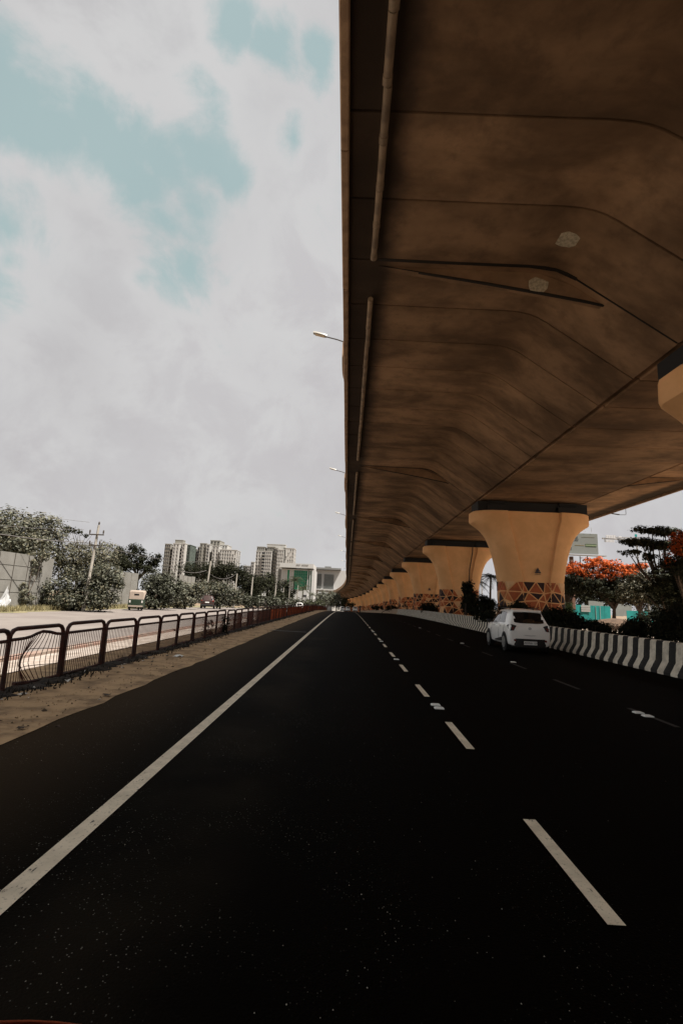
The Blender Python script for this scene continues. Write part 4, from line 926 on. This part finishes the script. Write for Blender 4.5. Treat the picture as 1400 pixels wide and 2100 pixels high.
b = MB(); b.box((X(629, Y), Y - .05, Z(1222, 628, Y)), (2.2, .2, 1.2)); b.obj('window', M['window'], t)
def board(label, px, py, Y, wd, ht, m):
    c = at(px, py, Y); zg = G(Y) - .2; t = thing('notice_board', label, 'sign', (c.x, Y, zg)); b = MB(); b.box((0, 0, c.z - zg), (wd, .06, ht)); b.obj('board', m, t); b = MB(); b.tube([(0, .06, 0), (0, .06, c.z - zg + ht / 2)], .05, 6); b.obj('post', M['pole'], t)
board('white notice board among the dark trees, wider of the pair', 543, 1218, 92, .40, .85, M['plate']); board('narrow white notice board left of the wider one', 538.5, 1218, 92, .20, .85, M['plate'])
board('white square sign by the slim pole, above the fence', 578.5, 1231, 96, .5, .65, M['plate'])

# ------------------------------------------------------------------ cars
def car_body(st, mats):
    """stations (y, half width, bottom, belt, top, roof half width) -> body shell"""
    b = MB(); rings = []
    for y, wd, bt, be, tp, rf in st:
        mid = bt + (be - bt) * .5
        h = [(0, bt), (wd - .13, bt), (wd - .05, bt + .05), (wd - .012, bt + .16), (wd, mid), (wd - .008, be - .10), (wd - .035, be), (wd - .035 + (rf - wd + .035) * .5, be + (tp - be) * .52), (rf, be + (tp - be) * .84), (rf - .06, tp - (tp - be) * .05 - .005), (rf * .6, tp + .012), (0, tp + .02)]
        rings.append([Vector((-x, y, z)) for x, z in h] + [Vector((x, y, z)) for x, z in reversed(h[1:-1])])
    b.loft(rings); return b
HATCH = [(.0, .70, .34, .80, .86, .62), (.02, .76, .22, .88, .93, .64), (.06, .79, .20, .93, .97, .64), (.13, .805, .20, .945, 1.10, .615), (.22, .81, .20, .95, 1.25, .59), (.30, .81, .20, .95, 1.36, .58), (.36, .81, .20, .95, 1.43, .575), (.42, .81, .20, .95, 1.455, .58),
         (.9, .82, .20, .95, 1.485, .60), (1.5, .825, .20, .94, 1.49, .60), (2.0, .825, .20, .93, 1.46, .59), (2.3, .825, .20, .92, 1.37, .57), (2.6, .82, .20, .91, 1.18, .57), (2.85, .81, .20, .90, .99, .58), (3.0, .80, .20, .88, .93, .60), (3.4, .77, .20, .82, .86, .58), (3.6, .70, .24, .72, .76, .5), (3.68, .55, .34, .6, .63, .4)]
def wheel(t, x, y, r=.30, wd=.19, side=-1):
    b = MB(); b.disc((x, y, r), (1, 0, 0), r, wd, 22); w_ = b.obj('wheel', M['tyre'], t, 40)
    b = MB(); xo = x + side * (wd / 2 + .004); b.disc((xo, y, r), (1, 0, 0), r * .66, .02, 20)
    for k in range(5):
        a = k * 2 * PI / 5 + .3; b.box((xo + side * .012, y + math.cos(a) * r * .34, r + math.sin(a) * r * .34), (.02, .045, r * .6), rot=Matrix.Rotation(PI / 2 - a, 3, 'X'))
    b.obj('rim', M['alloy'], w_)
    b = MB(); b.disc((x + side * (wd / 2 - .09 + .075), y, r + .02), (1, 0, 0), r + .045, .01, 24); b.obj('wheel_arch', M['black'], t)
def patch_grid(fn, nu, nv):
    b = MB(); vs = [fn(i / nu, j / nv) for j in range(nv + 1) for i in range(nu + 1)]; m = nu + 1
    b.add(vs, [(j * m + i, j * m + i + 1, (j + 1) * m + i + 1, (j + 1) * m + i) for j in range(nv) for i in range(nu)]); return b
def hatch(label, paint):
    t = thing('hatchback_car', label, 'car'); body = car_body(HATCH, None).obj('body', paint, t, 38)
    def rw(u, v):
        z = .985 + .385 * v; y = np.interp(z, (.95, .99, 1.12, 1.27, 1.38, 1.45), (.045, .06, .13, .22, .30, .36)); hw = .62 - .075 * v; x = u * 2 - 1
        cut = 1 - .08 * abs(x) ** 6 * (1 - v)
        return Vector((x * hw * cut, y - .028 + .055 * x * x, z + .012 - .02 * x * x + (.05 * x ** 4 if v < .3 else 0)))
    patch_grid(rw, 12, 7).obj('rear_window', M['glass'], t, 60)
    b = MB(); b.loft([[Vector((x, .30 - .03 + dy, 1.40 + dz)) for dy, dz in ((0, .0), (.03, .055), (.22, .075), (.22, .03))] for x in (-.55, -.3, 0, .3, .55)]); b.obj('spoiler', paint, t, 40)
    for s in (-1, 1):                                                     # lamp clusters wrap round the corners
        q = [Vector((s * x, y, z)) for x, y, z in ((.50, .012, .90), (.66, .03, .945), (.79, .12, .93), (.812, .20, .90), (.795, .13, .80), (.73, .025, .715), (.60, .0, .735))]
        b = MB(); n = len(q); b.loft([[p + Vector((s * .002, .01, 0)) for p in q], [p + Vector((s * .014, -.022, .0)) for p in q]]); tl = b.obj('tail_light', M['black'], t)
        b = MB(); c = sum(q, Vector()) / n; b.loft([[c + (p - c) * .72 + Vector((s * .012, -.020, 0)) for p in q], [c + (p - c) * .6 + Vector((s * .020, -.034, 0)) for p in q]]); b.obj('lamp_core', M['lclear'], tl); b = MB(); b.box((s * .655, -.030, .83), (.16, .02, .025)); b.box((s * .66, -.026, .77), (.05, .02, .09)); b.obj('lamp_bar', M['lred'], tl)
    def ins(u, v):
        z = .195 + .26 * v; x = (u * 2 - 1) * .715 * (1 - .20 * abs(v * 2 - 1) ** 3); return Vector((x, -.030 + .085 * (abs(x) / .7) ** 5, z + .02 * (abs(x) / .7) ** 2 * (1 - v)))
    bi = patch_grid(ins, 14, 6).obj('bumper_insert', M['black'], t, 60)
    for s in (-1, 1): b = MB(); b.disc((s * .585, -.018, .40), (0, 1, 0), .04, .05, 12); b.obj('reflector', M['lred'], bi)
    b = MB(); b.box((0, -.042, .315), (.50, .016, .125)); pl = b.obj('number_plate', M['plate'], t)
    tc = bpy.data.curves.new('plate_lettering', 'FONT'); tc.body = 'KA03NA 1206'; tc.size = .098; tc.align_x = 'CENTER'; tc.align_y = 'CENTER'; tc.extrude = .002; tc.materials.append(M['navy'])
    put('plate_lettering', tc, pl, (0, -.053, .315), (PI / 2, 0, 0))
    b = MB(); b.tube([(.055 * math.cos(a), -.018, .815 + .035 * math.sin(a)) for a in [2 * PI * k / 14 for k in range(15)]], .007, 5); b.tube([(-.022, -.02, .79), (-.012, -.02, .84)], .007, 5); b.tube([(.012, -.02, .79), (.022, -.02, .84)], .007, 5); b.tube([(-.016, -.02, .812), (.016, -.02, .818)], .007, 5); b.obj('badge', M['chrome'], t)
    for s, wv in ((-.38, .17), (.42, .10)): b = MB(); b.box((s, -.006 + .03, .83), (wv, .03, .012)); b.obj('nameplate', M['seam'], t)
    b = MB(); b.tube([(-.66, .022, .60), (0, -.006, .565), (.66, .022, .60)], .006, 4); b.tube([(-.62, .01, .70), (-.68, .02, .60)], .005, 4); b.tube([(.62, .01, .70), (.68, .02, .60)], .005, 4); b.obj('tailgate_seam', M['seam'], t)
    for s in (-1, 1):
        for (y0_, y1_, y2_, y3_) in ((.62, 1.32, 1.34, .80), (1.40, 2.55, 2.13, 1.42)):
            def sp(y, v):                                                  # point on the leaning side of the cabin
                wd, be, tp, rf = [np.interp(y, [q[0] for q in HATCH], [q[k] for q in HATCH]) for k in (1, 3, 4, 5)]
                a = (wd - .035, be); m_ = ((wd - .035 + rf) / 2, be + (tp - be) * .52); c = (rf, be + (tp - be) * .84)
                x, z = (np.interp(v, [0, .5, 1], [a[i], m_[i], c[i]]) for i in (0, 1)); return Vector((s * (x + .008), y, z + .002))
            patch_grid(lambda u, v: sp((y0_ + (y1_ - y0_) * u) * (1 - v) + (y3_ + (y2_ - y3_) * u) * v, .05 + .88 * v), 4, 4).obj('side_window', M['sideglass'], t, 60)
        b = MB(); b.box((s * .835, 1.15, .865), (.025, .15, .022)); b.obj('door_handle', paint, t); b = MB(); b.box((s * .835, 2.0, .855), (.025, .15, .022)); b.obj('door_handle', paint, t)
        b = MB()
        for yy in (1.36, 2.45): b.tube([(s * .829, yy, .30), (s * .832, yy, .6), (s * .800, yy, .93)], .005, 4)
        b.tube([(s * .829, .75, .45), (s * .825, .66, .75), (s * .800, .62, .93)], .005, 4); b.obj('door_seam', M['seam'], t)
        b = MB(); b.loft([[Vector((s * .815, 1.0, .30)), Vector((s * .815, 1.0, .44)), Vector((s * .815, 1.9, .32)), Vector((s * .815, 1.9, .27))], [Vector((s * .838, 1.0, .31)), Vector((s * .838, 1.0, .43)), Vector((s * .838, 1.9, .31)), Vector((s * .838, 1.9, .28))]]); b.obj('side_cladding', M['black'], t)
        b = MB(); b.bbox((s * .93, 2.38, .99), (.20, .10, .13), .03); mi = b.obj('wing_mirror', M['black'], t); b = MB(); b.box((s * .83, 2.40, .95), (.12, .05, .04)); b.obj('mirror_arm', M['black'], mi)
        b = MB(); b.tube([(s * .56, .55, 1.475), (s * .565, .7, 1.515), (s * .565, 1.7, 1.52), (s * .55, 1.85, 1.49)], .014, 6); b.obj('roof_rail', M['black'], t)
        wheel(t, s * .745, .60, side=s); wheel(t, s * .745, 2.92, side=s)
    b = MB(); b.tube([(0, .62, 1.48), (0, .50, 1.60)], [.010, .004], 5); b.obj('aerial', M['black'], t)
    b = MB(); b.tube([(-.02, .085, .975), (.10, .07, 1.0), (.38, .10, 1.03)], .008, 4); b.obj('wiper', M['black'], t)
    b = MB(); b.box((0, .55, .22), (1.3, 1., .14)); b.box((0, 2.9, .22), (1.3, .9, .12)); b.obj('underbody', M['black'], t)
    return t
car = hatch('white hatchback driving away beside the striped barrier, number plate showing', M['carwhite'])
CT = tree_of(car); car.location = (6.36, 16.75, .004); car.rotation_euler.z = R(-1.5); car.scale = (.89, .86, .97)
def far_car(label, px, Y, rz=0., dz=0., paint=None):
    c = copy_tree(car, None, CT); p = at(px, 1250, Y); c.location = (p.x, Y, G(Y) + dz); c.rotation_euler.z = rz; c['label'] = label; c['group'] = 'small cars far down the road'
    return c
far_car('tiny white car far down the road, left of the pair under the flyover', 702, 150); far_car('tiny white car far down the road, right of the pair under the flyover', 713, 146)
far_car('tiny white car far down the road, nearest the line of piers', 728, 138); far_car('pale car roof showing over the far end of the railing', 613, 92, 0, -.2)
# maroon car across the median, driving away
SUVS = [(y * 1.12, wd * 1.06, bt + .06, be * 1.1, tp * 1.12, rf * 1.06) for y, wd, bt, be, tp, rf in HATCH]
sv = thing('suv_car', 'dark maroon car driving away on the sunlit service road', 'car')
car_body(SUVS, None).obj('body', M['suv'], sv, 38)
patch_grid(lambda u, v: Vector(((u * 2 - 1) * (.66 - .08 * v), .075 + .30 * v, 1.10 + .44 * v + .02)), 6, 4).obj('rear_window', M['glass'], sv)
for s in (-1, 1):
    b = MB(); b.bbox((s * .70, .03, .98), (.24, .10, .16), .03); b.obj('tail_light', M['lred'], sv)
    patch_grid(lambda u, v: Vector((s * (.855 - .17 * v + .01), .75 + 1.9 * u * (1 - .15 * v), 1.08 + .40 * v)), 4, 2).obj('side_window', M['glass'], sv)
    wheel(sv, s * .79, .68, .33, .2, s); wheel(sv, s * .79, 3.2, .33, .2, s)
    b = MB(); b.tube([(s * .6, .7, 1.66), (s * .6, 2.0, 1.70)], .02, 5); b.obj('roof_rail', M['black'], sv)
b = MB(); b.bbox((0, -.02, .42), (1.5, .10, .24), .04); b.obj('rear_bumper', M['black'], sv); b = MB(); b.box((0, -.02, .80), (.5, .03, .13)); b.obj('number_plate', M['plate'], sv)
q = at(424, 1246, 60.); sv.location = (q.x, 60., G(60) - .21); sv.rotation_euler.z = R(7)
# autorickshaw, seen from behind
ar = thing('autorickshaw', 'green autorickshaw with a pale canopy driving away on the service road', 'autorickshaw')
def ring(y, wd, z0, z1, r): return [Vector((x, y, z)) for x, z in ((-wd, z0), (wd, z0), (wd, z1 - r), (wd - r * .4, z1 - r * .3), (wd - r, z1), (-wd + r, z1), (-wd + r * .4, z1 - r * .3), (-wd, z1 - r))]
b = MB(); b.loft([ring(.0, .60, .34, .98, .05), ring(.05, .64, .30, 1.02, .05), ring(1.3, .64, .30, .95, .05), ring(1.9, .50, .30, .90, .08), ring(2.5, .26, .40, 1.0, .1)]); b.obj('body', M['autog'], ar, 35)
b = MB(); b.loft([ring(.02, .58, 1.00, 1.66, .12), ring(.10, .63, .99, 1.74, .12), ring(.9, .64, 1.40, 1.78, .10), ring(1.75, .60, 1.50, 1.74, .10)]); b.obj('canopy', M['autoc'], ar, 35)
b = MB(); b.bbox((0, .03, 1.40), (.42, .05, .15), .02); b.obj('rear_window', M['glass'], ar)
b = MB(); b.loft([[Vector((x, 1.95, .95)) , Vector((x, 1.80, 1.50)), Vector((x, 1.84, 1.50)), Vector((x, 1.99, .95))] for x in (-.5, .5)]); b.obj('windscreen', M['glass'], ar)
b = MB(); b.box((0, -.04, .40), (1.2, .06, .12)); b.obj('bumper', M['autoc'], ar)
b = MB(); b.box((0, -.012, .70), (.7, .02, .42)); b.obj('engine_cover', mat('auto_green_dark', (.010, .022, .011), .5), ar)
for s in (-1, 1):
    b = MB(); b.bbox((s * .50, -.02, .78), (.12, .04, .20), .02); b.obj('tail_light', M['lclear'], ar)
    b = MB(); b.disc((s * .50, .35, .21), (1, 0, 0), .21, .12, 16); b.obj('wheel', M['tyre'], ar, 40)
    b = MB(); b.box((s * .50, .10, .24), (.2, .02, .22)); b.obj('mud_flap', M['black'], ar)
    b = MB(); b.tube([(s * .62, 1.7, .95), (s * .60, 1.6, 1.55)], .02, 5); b.tube([(s * .63, .8, .98), (s * .63, .8, 1.45)], .02, 5); b.obj('canopy_post', M['black'], ar)
b = MB(); b.disc((0, 2.45, .21), (1, 0, 0), .21, .11, 16); b.obj('wheel', M['tyre'], ar, 40)
q = at(277, 1250, 42.); ar.location = (q.x, 42., G(42) - .212); ar.rotation_euler.z = R(17)
# ------------------------------------------------------------------ riders far down the road
def rider(label, px, Y, m):
    p = at(px, 1250, Y); t = thing('scooter', label.replace('person riding', 'scooter under a rider'), 'scooter', (p.x, Y, G(Y)))
    b = MB(); b.loft([[Vector((x * k, y, z)) for x, z in ((-.16, .35), (.16, .35), (.18, .62), (.10, .78), (-.10, .78), (-.18, .62))] for y, k in ((-.6, .6), (-.2, 1.), (.2, .7))]); b.tube([(0, .2, .4), (0, .5, .45), (0, .62, 1.0)], .07, 6); b.tube([(-.3, .58, 1.02), (.3, .58, 1.02)], .025, 5); b.obj('body', M['black'], t)
    for y in (-.5, .72): b = MB(); b.disc((0, y, .25), (1, 0, 0), .25, .1, 14); b.obj('wheel', M['tyre'], t)
    me = bpy.data.meshes.new('person'); V = [(0, -.15, .82), (0, -.12, 1.1), (0, -.08, 1.38), (0, -.06, 1.50), (0, -.05, 1.62), (-.2, -.08, 1.36), (-.27, .15, 1.12), (-.24, .48, 1.06), (.2, -.08, 1.36), (.27, .15, 1.12), (.24, .48, 1.06), (-.13, .25, .78), (-.14, .28, .38), (.13, .25, .78), (.14, .28, .38)]
    me.from_pydata(V, [(0, 1), (1, 2), (2, 3), (3, 4), (2, 5), (5, 6), (6, 7), (2, 8), (8, 9), (9, 10), (0, 11), (11, 12), (0, 13), (13, 14)], [])
    o = thing('person', label, 'person', (p.x, Y, G(Y)), 0, None, me); o.modifiers.new('skin', 'SKIN'); o.modifiers.new('sub', 'SUBSURF').levels = 1; o.modifiers['sub'].render_levels = 1
    for i, r in enumerate((.16, .15, .17, .06, .115, .07, .05, .035, .07, .05, .035, .09, .06, .09, .06)): me.skin_vertices[0].data[i].radius = (r, r)
    me.skin_vertices[0].data[0].use_root = True; me.materials.append(m)
rider('tiny person riding a scooter left of the white pair of cars', 694, 132, M['cloth1'])
rider('tiny person riding a scooter beside the far piers', 738, 120, M['cloth1'])

# ------------------------------------------------------------------ right side: billboard, gantry, hoardings, barricades
Y = 62
t = thing('billboard', 'pale grey billboard with ochre and green print right of the big pier', 'billboard', tuple(at(1180, 1250, Y) * 1)); 
O = Vector(t.location)
def bbx(px0, py0, px1, py1, name, m, y=0., th=.04, par=None):
    a = at(px0, py0, Y) - O; c = at(px1, py1, Y) - O; a.x = at(px0, (py0 + py1) / 2, Y).x - O.x; c.x = at(px1, (py0 + py1) / 2, Y).x - O.x; b = MB(); b.box(((a.x + c.x) / 2, y, (a.z + c.z) / 2), (c.x - a.x, th, abs(c.z - a.z))); return b.obj(name, m, par or t)
pn = bbx(1140, 1092, 1224, 1137, 'panel', M['bbsheet'], 0, .25)
bbx(1190, 1101.4, 1217, 1102.4, 'print_bar', M['bborange'], -.14, .02, pn); bbx(1177, 1117.8, 1196, 1119.2, 'print_bar', M['bborange'], -.14, .02, pn)
bbx(1198, 1115.6, 1221, 1117.2, 'print_bar', M['bbgreen'], -.14, .02, pn); bbx(1198, 1120.4, 1221, 1122.0, 'print_bar', M['bbgreen'], -.14, .02, pn); bbx(1198.6, 1117.2, 1220.6, 1120.4, 'print_bar', mat('bb_palegreen', (.16, .20, .11), .7), -.14, .02, pn)
bbx(1155.5, 1122, 1170, 1127.5, 'print_plate', M['bbink'], -.14, .02, pn)
def btext(s, px, py, size, m, al='RIGHT'):
    c = bpy.data.curves.new('print_lettering', 'FONT'); c.body = s; c.size = size; c.align_x = al; c.extrude = .01; c.materials.append(m); p = at(px, py, Y) - O; put('print_lettering', c, pn, (p.x, -.16, p.z), (PI / 2, 0, 0))
btext('ION', 1181, 1098.5, .42, M['bbink']); btext('URE IN', 1183, 1104, .42, M['bbink']); btext('EN AWAY', 1185, 1109.5, .42, M['bbink']); btext('MAGE', 1168.5, 1126.8, .34, M['white']); btext('CASTLE', 1169, 1121, .2, M['bbink'])
bbx(1138, 1138, 1236, 1140.6, 'catwalk', M['white'], -.5, .7)
for px in (1141, 1152, 1190, 1205): bbx(px - .6, 1140.6, px + .6, 1180, 'strut', M['iron'], .1, .12)
bbx(1172, 1141, 1178, 1250, 'mast', mat('mast_brown', (.14, .075, .05), .8), .3, .4)
for px, h_ in ((1210, 1083), (1197, 1090)): bbx(px - .25, h_, px + .25, 1092, 'spot_rod', M['steel'], -.2, .04); 
Y = 74
t = thing('sign_gantry', 'pale overhead sign gantry seen above the blossom', 'sign', tuple(at(1270, 1250, Y))); O = Vector(t.location)
bbx(1234, 1105.4, 1312, 1106.0, 'beam', M['steel'], 0, .2); bbx(1262, 1102.6, 1310, 1103.0, 'beam', M['steel'], 0, .12)
for a in ((1240, 1097.5, 1260, 1105), (1240, 1107.0, 1257, 1112.5)): 
    s_ = bbx(*a, 'panel', M['sign'], -.2, .06)
    for k in range(6): xx = a[0] + 1.5 + (a[2] - a[0] - 3) * k / 5; bbx(xx, a[1] + 1, xx + .35, a[3] - 1, 'panel_line', M['signink'], -.24, .02, s_)
bbx(1237, 1104, 1239.5, 1112, 'panel', M['signink'], -.2, .06); bbx(1266, 1100, 1272, 1102.6, 'panel', M['sign'], -.2, .06); bbx(1299, 1096, 1303.5, 1101, 'panel', M['tealsign'], -.2, .06)
bbx(1310, 1100, 1311, 1250, 'mast', M['steel'], .2, .3)
Y = 67
t = thing('teal_hoarding', 'bright teal sheet hoarding behind the flame tree, poster on its left part', 'hoarding', tuple(at(1210, 1250, Y))); O = Vector(t.location)
for i in range(7): bbx(1166 + i * 12.2, 1239.5 + i * .6, 1166 + (i + 1) * 12.2 - .3, 1275, 'sheet', M['teal'], random.uniform(-.03, .03), .05)
ps = bbx(1190, 1241, 1208.5, 1255, 'poster', M['white'], -.12, .03)
for f_ in (.33, .66): bbx(1190, 1241 + 14 * f_ - .3, 1208.5, 1241 + 14 * f_ + .2, 'poster_line', M['louvre'], -.14, .02, ps)
for px in (1220, 1229): bbx(px, 1243, px + .7, 1273, 'rib', M['white'], -.08, .05)
t = thing('teal_hoarding', 'shaded teal sheet hoarding to the right of the flame tree trunk', 'hoarding', tuple(at(1310, 1250, Y))); O = Vector(t.location)
for i in range(4): bbx(1284 + i * 13.4, 1252 + i * .4, 1284 + (i + 1) * 13.4 - .3, 1276, 'sheet', M['teal'], random.uniform(-.03, .03), .05)
Y = 72
for (a, c, p0, p1, lab) in ((1140, 1166, 1231, 1262, 'pale green-white wall glimpsed right of the big pier'), (1206, 1236, 1232, 1246, 'white wall glimpsed above the left teal hoarding'), (1258, 1294, 1238, 1252, 'white wall glimpsed behind the flame tree trunk'), (1340, 1400, 1243, 1256, 'long white wall glimpsed through the dark trees at right')):
    t = thing('white_wall', lab, 'wall', tuple(at((a + c) / 2, 1250, Y))); O = Vector(t.location); n = max(2, int((c - a) / 14)); st_ = (c - a) / n
    for i in range(n): bbx(a + st_ * i, p0 + i * st_ * .08, a + st_ * (i + 1) - .15, p1 + 12, 'wall_panel', mat('white_wall', (.20, .21, .195), .8, var=.15, scale=.8), 0, .2)
for (px, Yb, zt, wd, lab) in ((1260, 27, 0, 1.16, 'pale double barricade standing in the planting bed under the flame tree'), (1333, 25, 0, .5, 'small pale barricade partly hidden by shrubs at right')):
    p = at(px, 1283, Yb); t = thing('barricade', lab, 'barricade', (p.x, Yb, G(Yb) + .1)); h_ = p.z - .1
    for s in ((-1, 1) if wd > 1 else (0,)):
        w2 = wd / 2 / 2 * .94 if wd > 1 else wd / 2; cx = s * wd / 4
        b = MB(); b.tube([(cx - w2, 0, -.1), (cx - w2, 0, h_ - .06), (cx - w2 + .06, 0, h_), (cx + w2 - .06, 0, h_), (cx + w2, 0, h_ - .06), (cx + w2, 0, -.1)], .022, 6); b.obj('frame', M['barric'], t)
        for z in (.10, .20, .38): b = MB(); b.box((cx, 0, h_ - z), (w2 * 2, .03, .035 if z != .2 else .09)); b.obj('rail', M['barric'], t)
    b = MB(); b.disc((0, -.05, h_ - .45), (0, 1, 0), .09, .03, 14); b.obj('reflector', mat('orange_reflector', (.55, .25, .10), .5), t)
# earth mound round the flame tree's foot
b = MB(); c = ground_pt(1262, 54, -.05); n = 18
b.loft([[Vector((math.cos(a) * r * (1 + .15 * math.sin(3 * a)), math.sin(a) * r * .7, z)) for a in [2 * PI * k / n for k in range(n)]] for r, z in ((3.4, -.2), (2.6, .35), (1.6, .75), (.5, .95))])
tag(b.obj('earth_mound', M['brick'], loc=c, smooth=60), 'brown earth mound round the flame tree foot', 'mound')
# lettering becomes plain meshes
for c in list(bpy.data.curves):
    users = [o for o in COL.objects if o.data == c]
    if not users: continue
    dg0 = bpy.context.evaluated_depsgraph_get(); me = bpy.data.meshes.new_from_object(users[0].evaluated_get(dg0)); me.name = c.name
    for o in users:
        n = put(o.name.split('.')[0], me, o.parent, o.location.copy(), o.rotation_euler.copy()); bpy.data.objects.remove(o)
# mortar patches on the soffit by the first visible pier, laid flat on the concrete
bpy.context.view_layer.update(); dg = bpy.context.evaluated_depsgraph_get()
for px, py, sx, sy in ((1163, 491, .27, .25), (1103, 585, .26, .22)):
    o_ = Vector((0, 0, CH)); d = (at(px, py, 1) - o_).normalized(); ok, loc, nr, _, ob, _ = S.ray_cast(dg, o_, d)
    if not ok: continue
    if nr.dot(d) > 0: nr = -nr
    ax = nr.cross(Vector((0, 1, 0))); ax = ax.normalized() if ax.length > .1 else Vector((1, 0, 0)); ay = ax.cross(nr).normalized(); rg = random.Random(px); pb = MB()
    rv = [ax * sx * x * rg.uniform(.85, 1.1) + ay * sy * y * rg.uniform(.85, 1.1) for x, y in ((-1, -.6), (-.3, -1), (.5, -.85), (1, -.5), (.95, .4), (.5, 1), (-.3, .9), (-.85, .7), (-1.05, .1))]
    pb.loft([[p - nr * .03 for p in rv], [p + nr * .012 for p in rv]]); pb.obj('mortar_patch', M['patch'], fly, loc=loc)
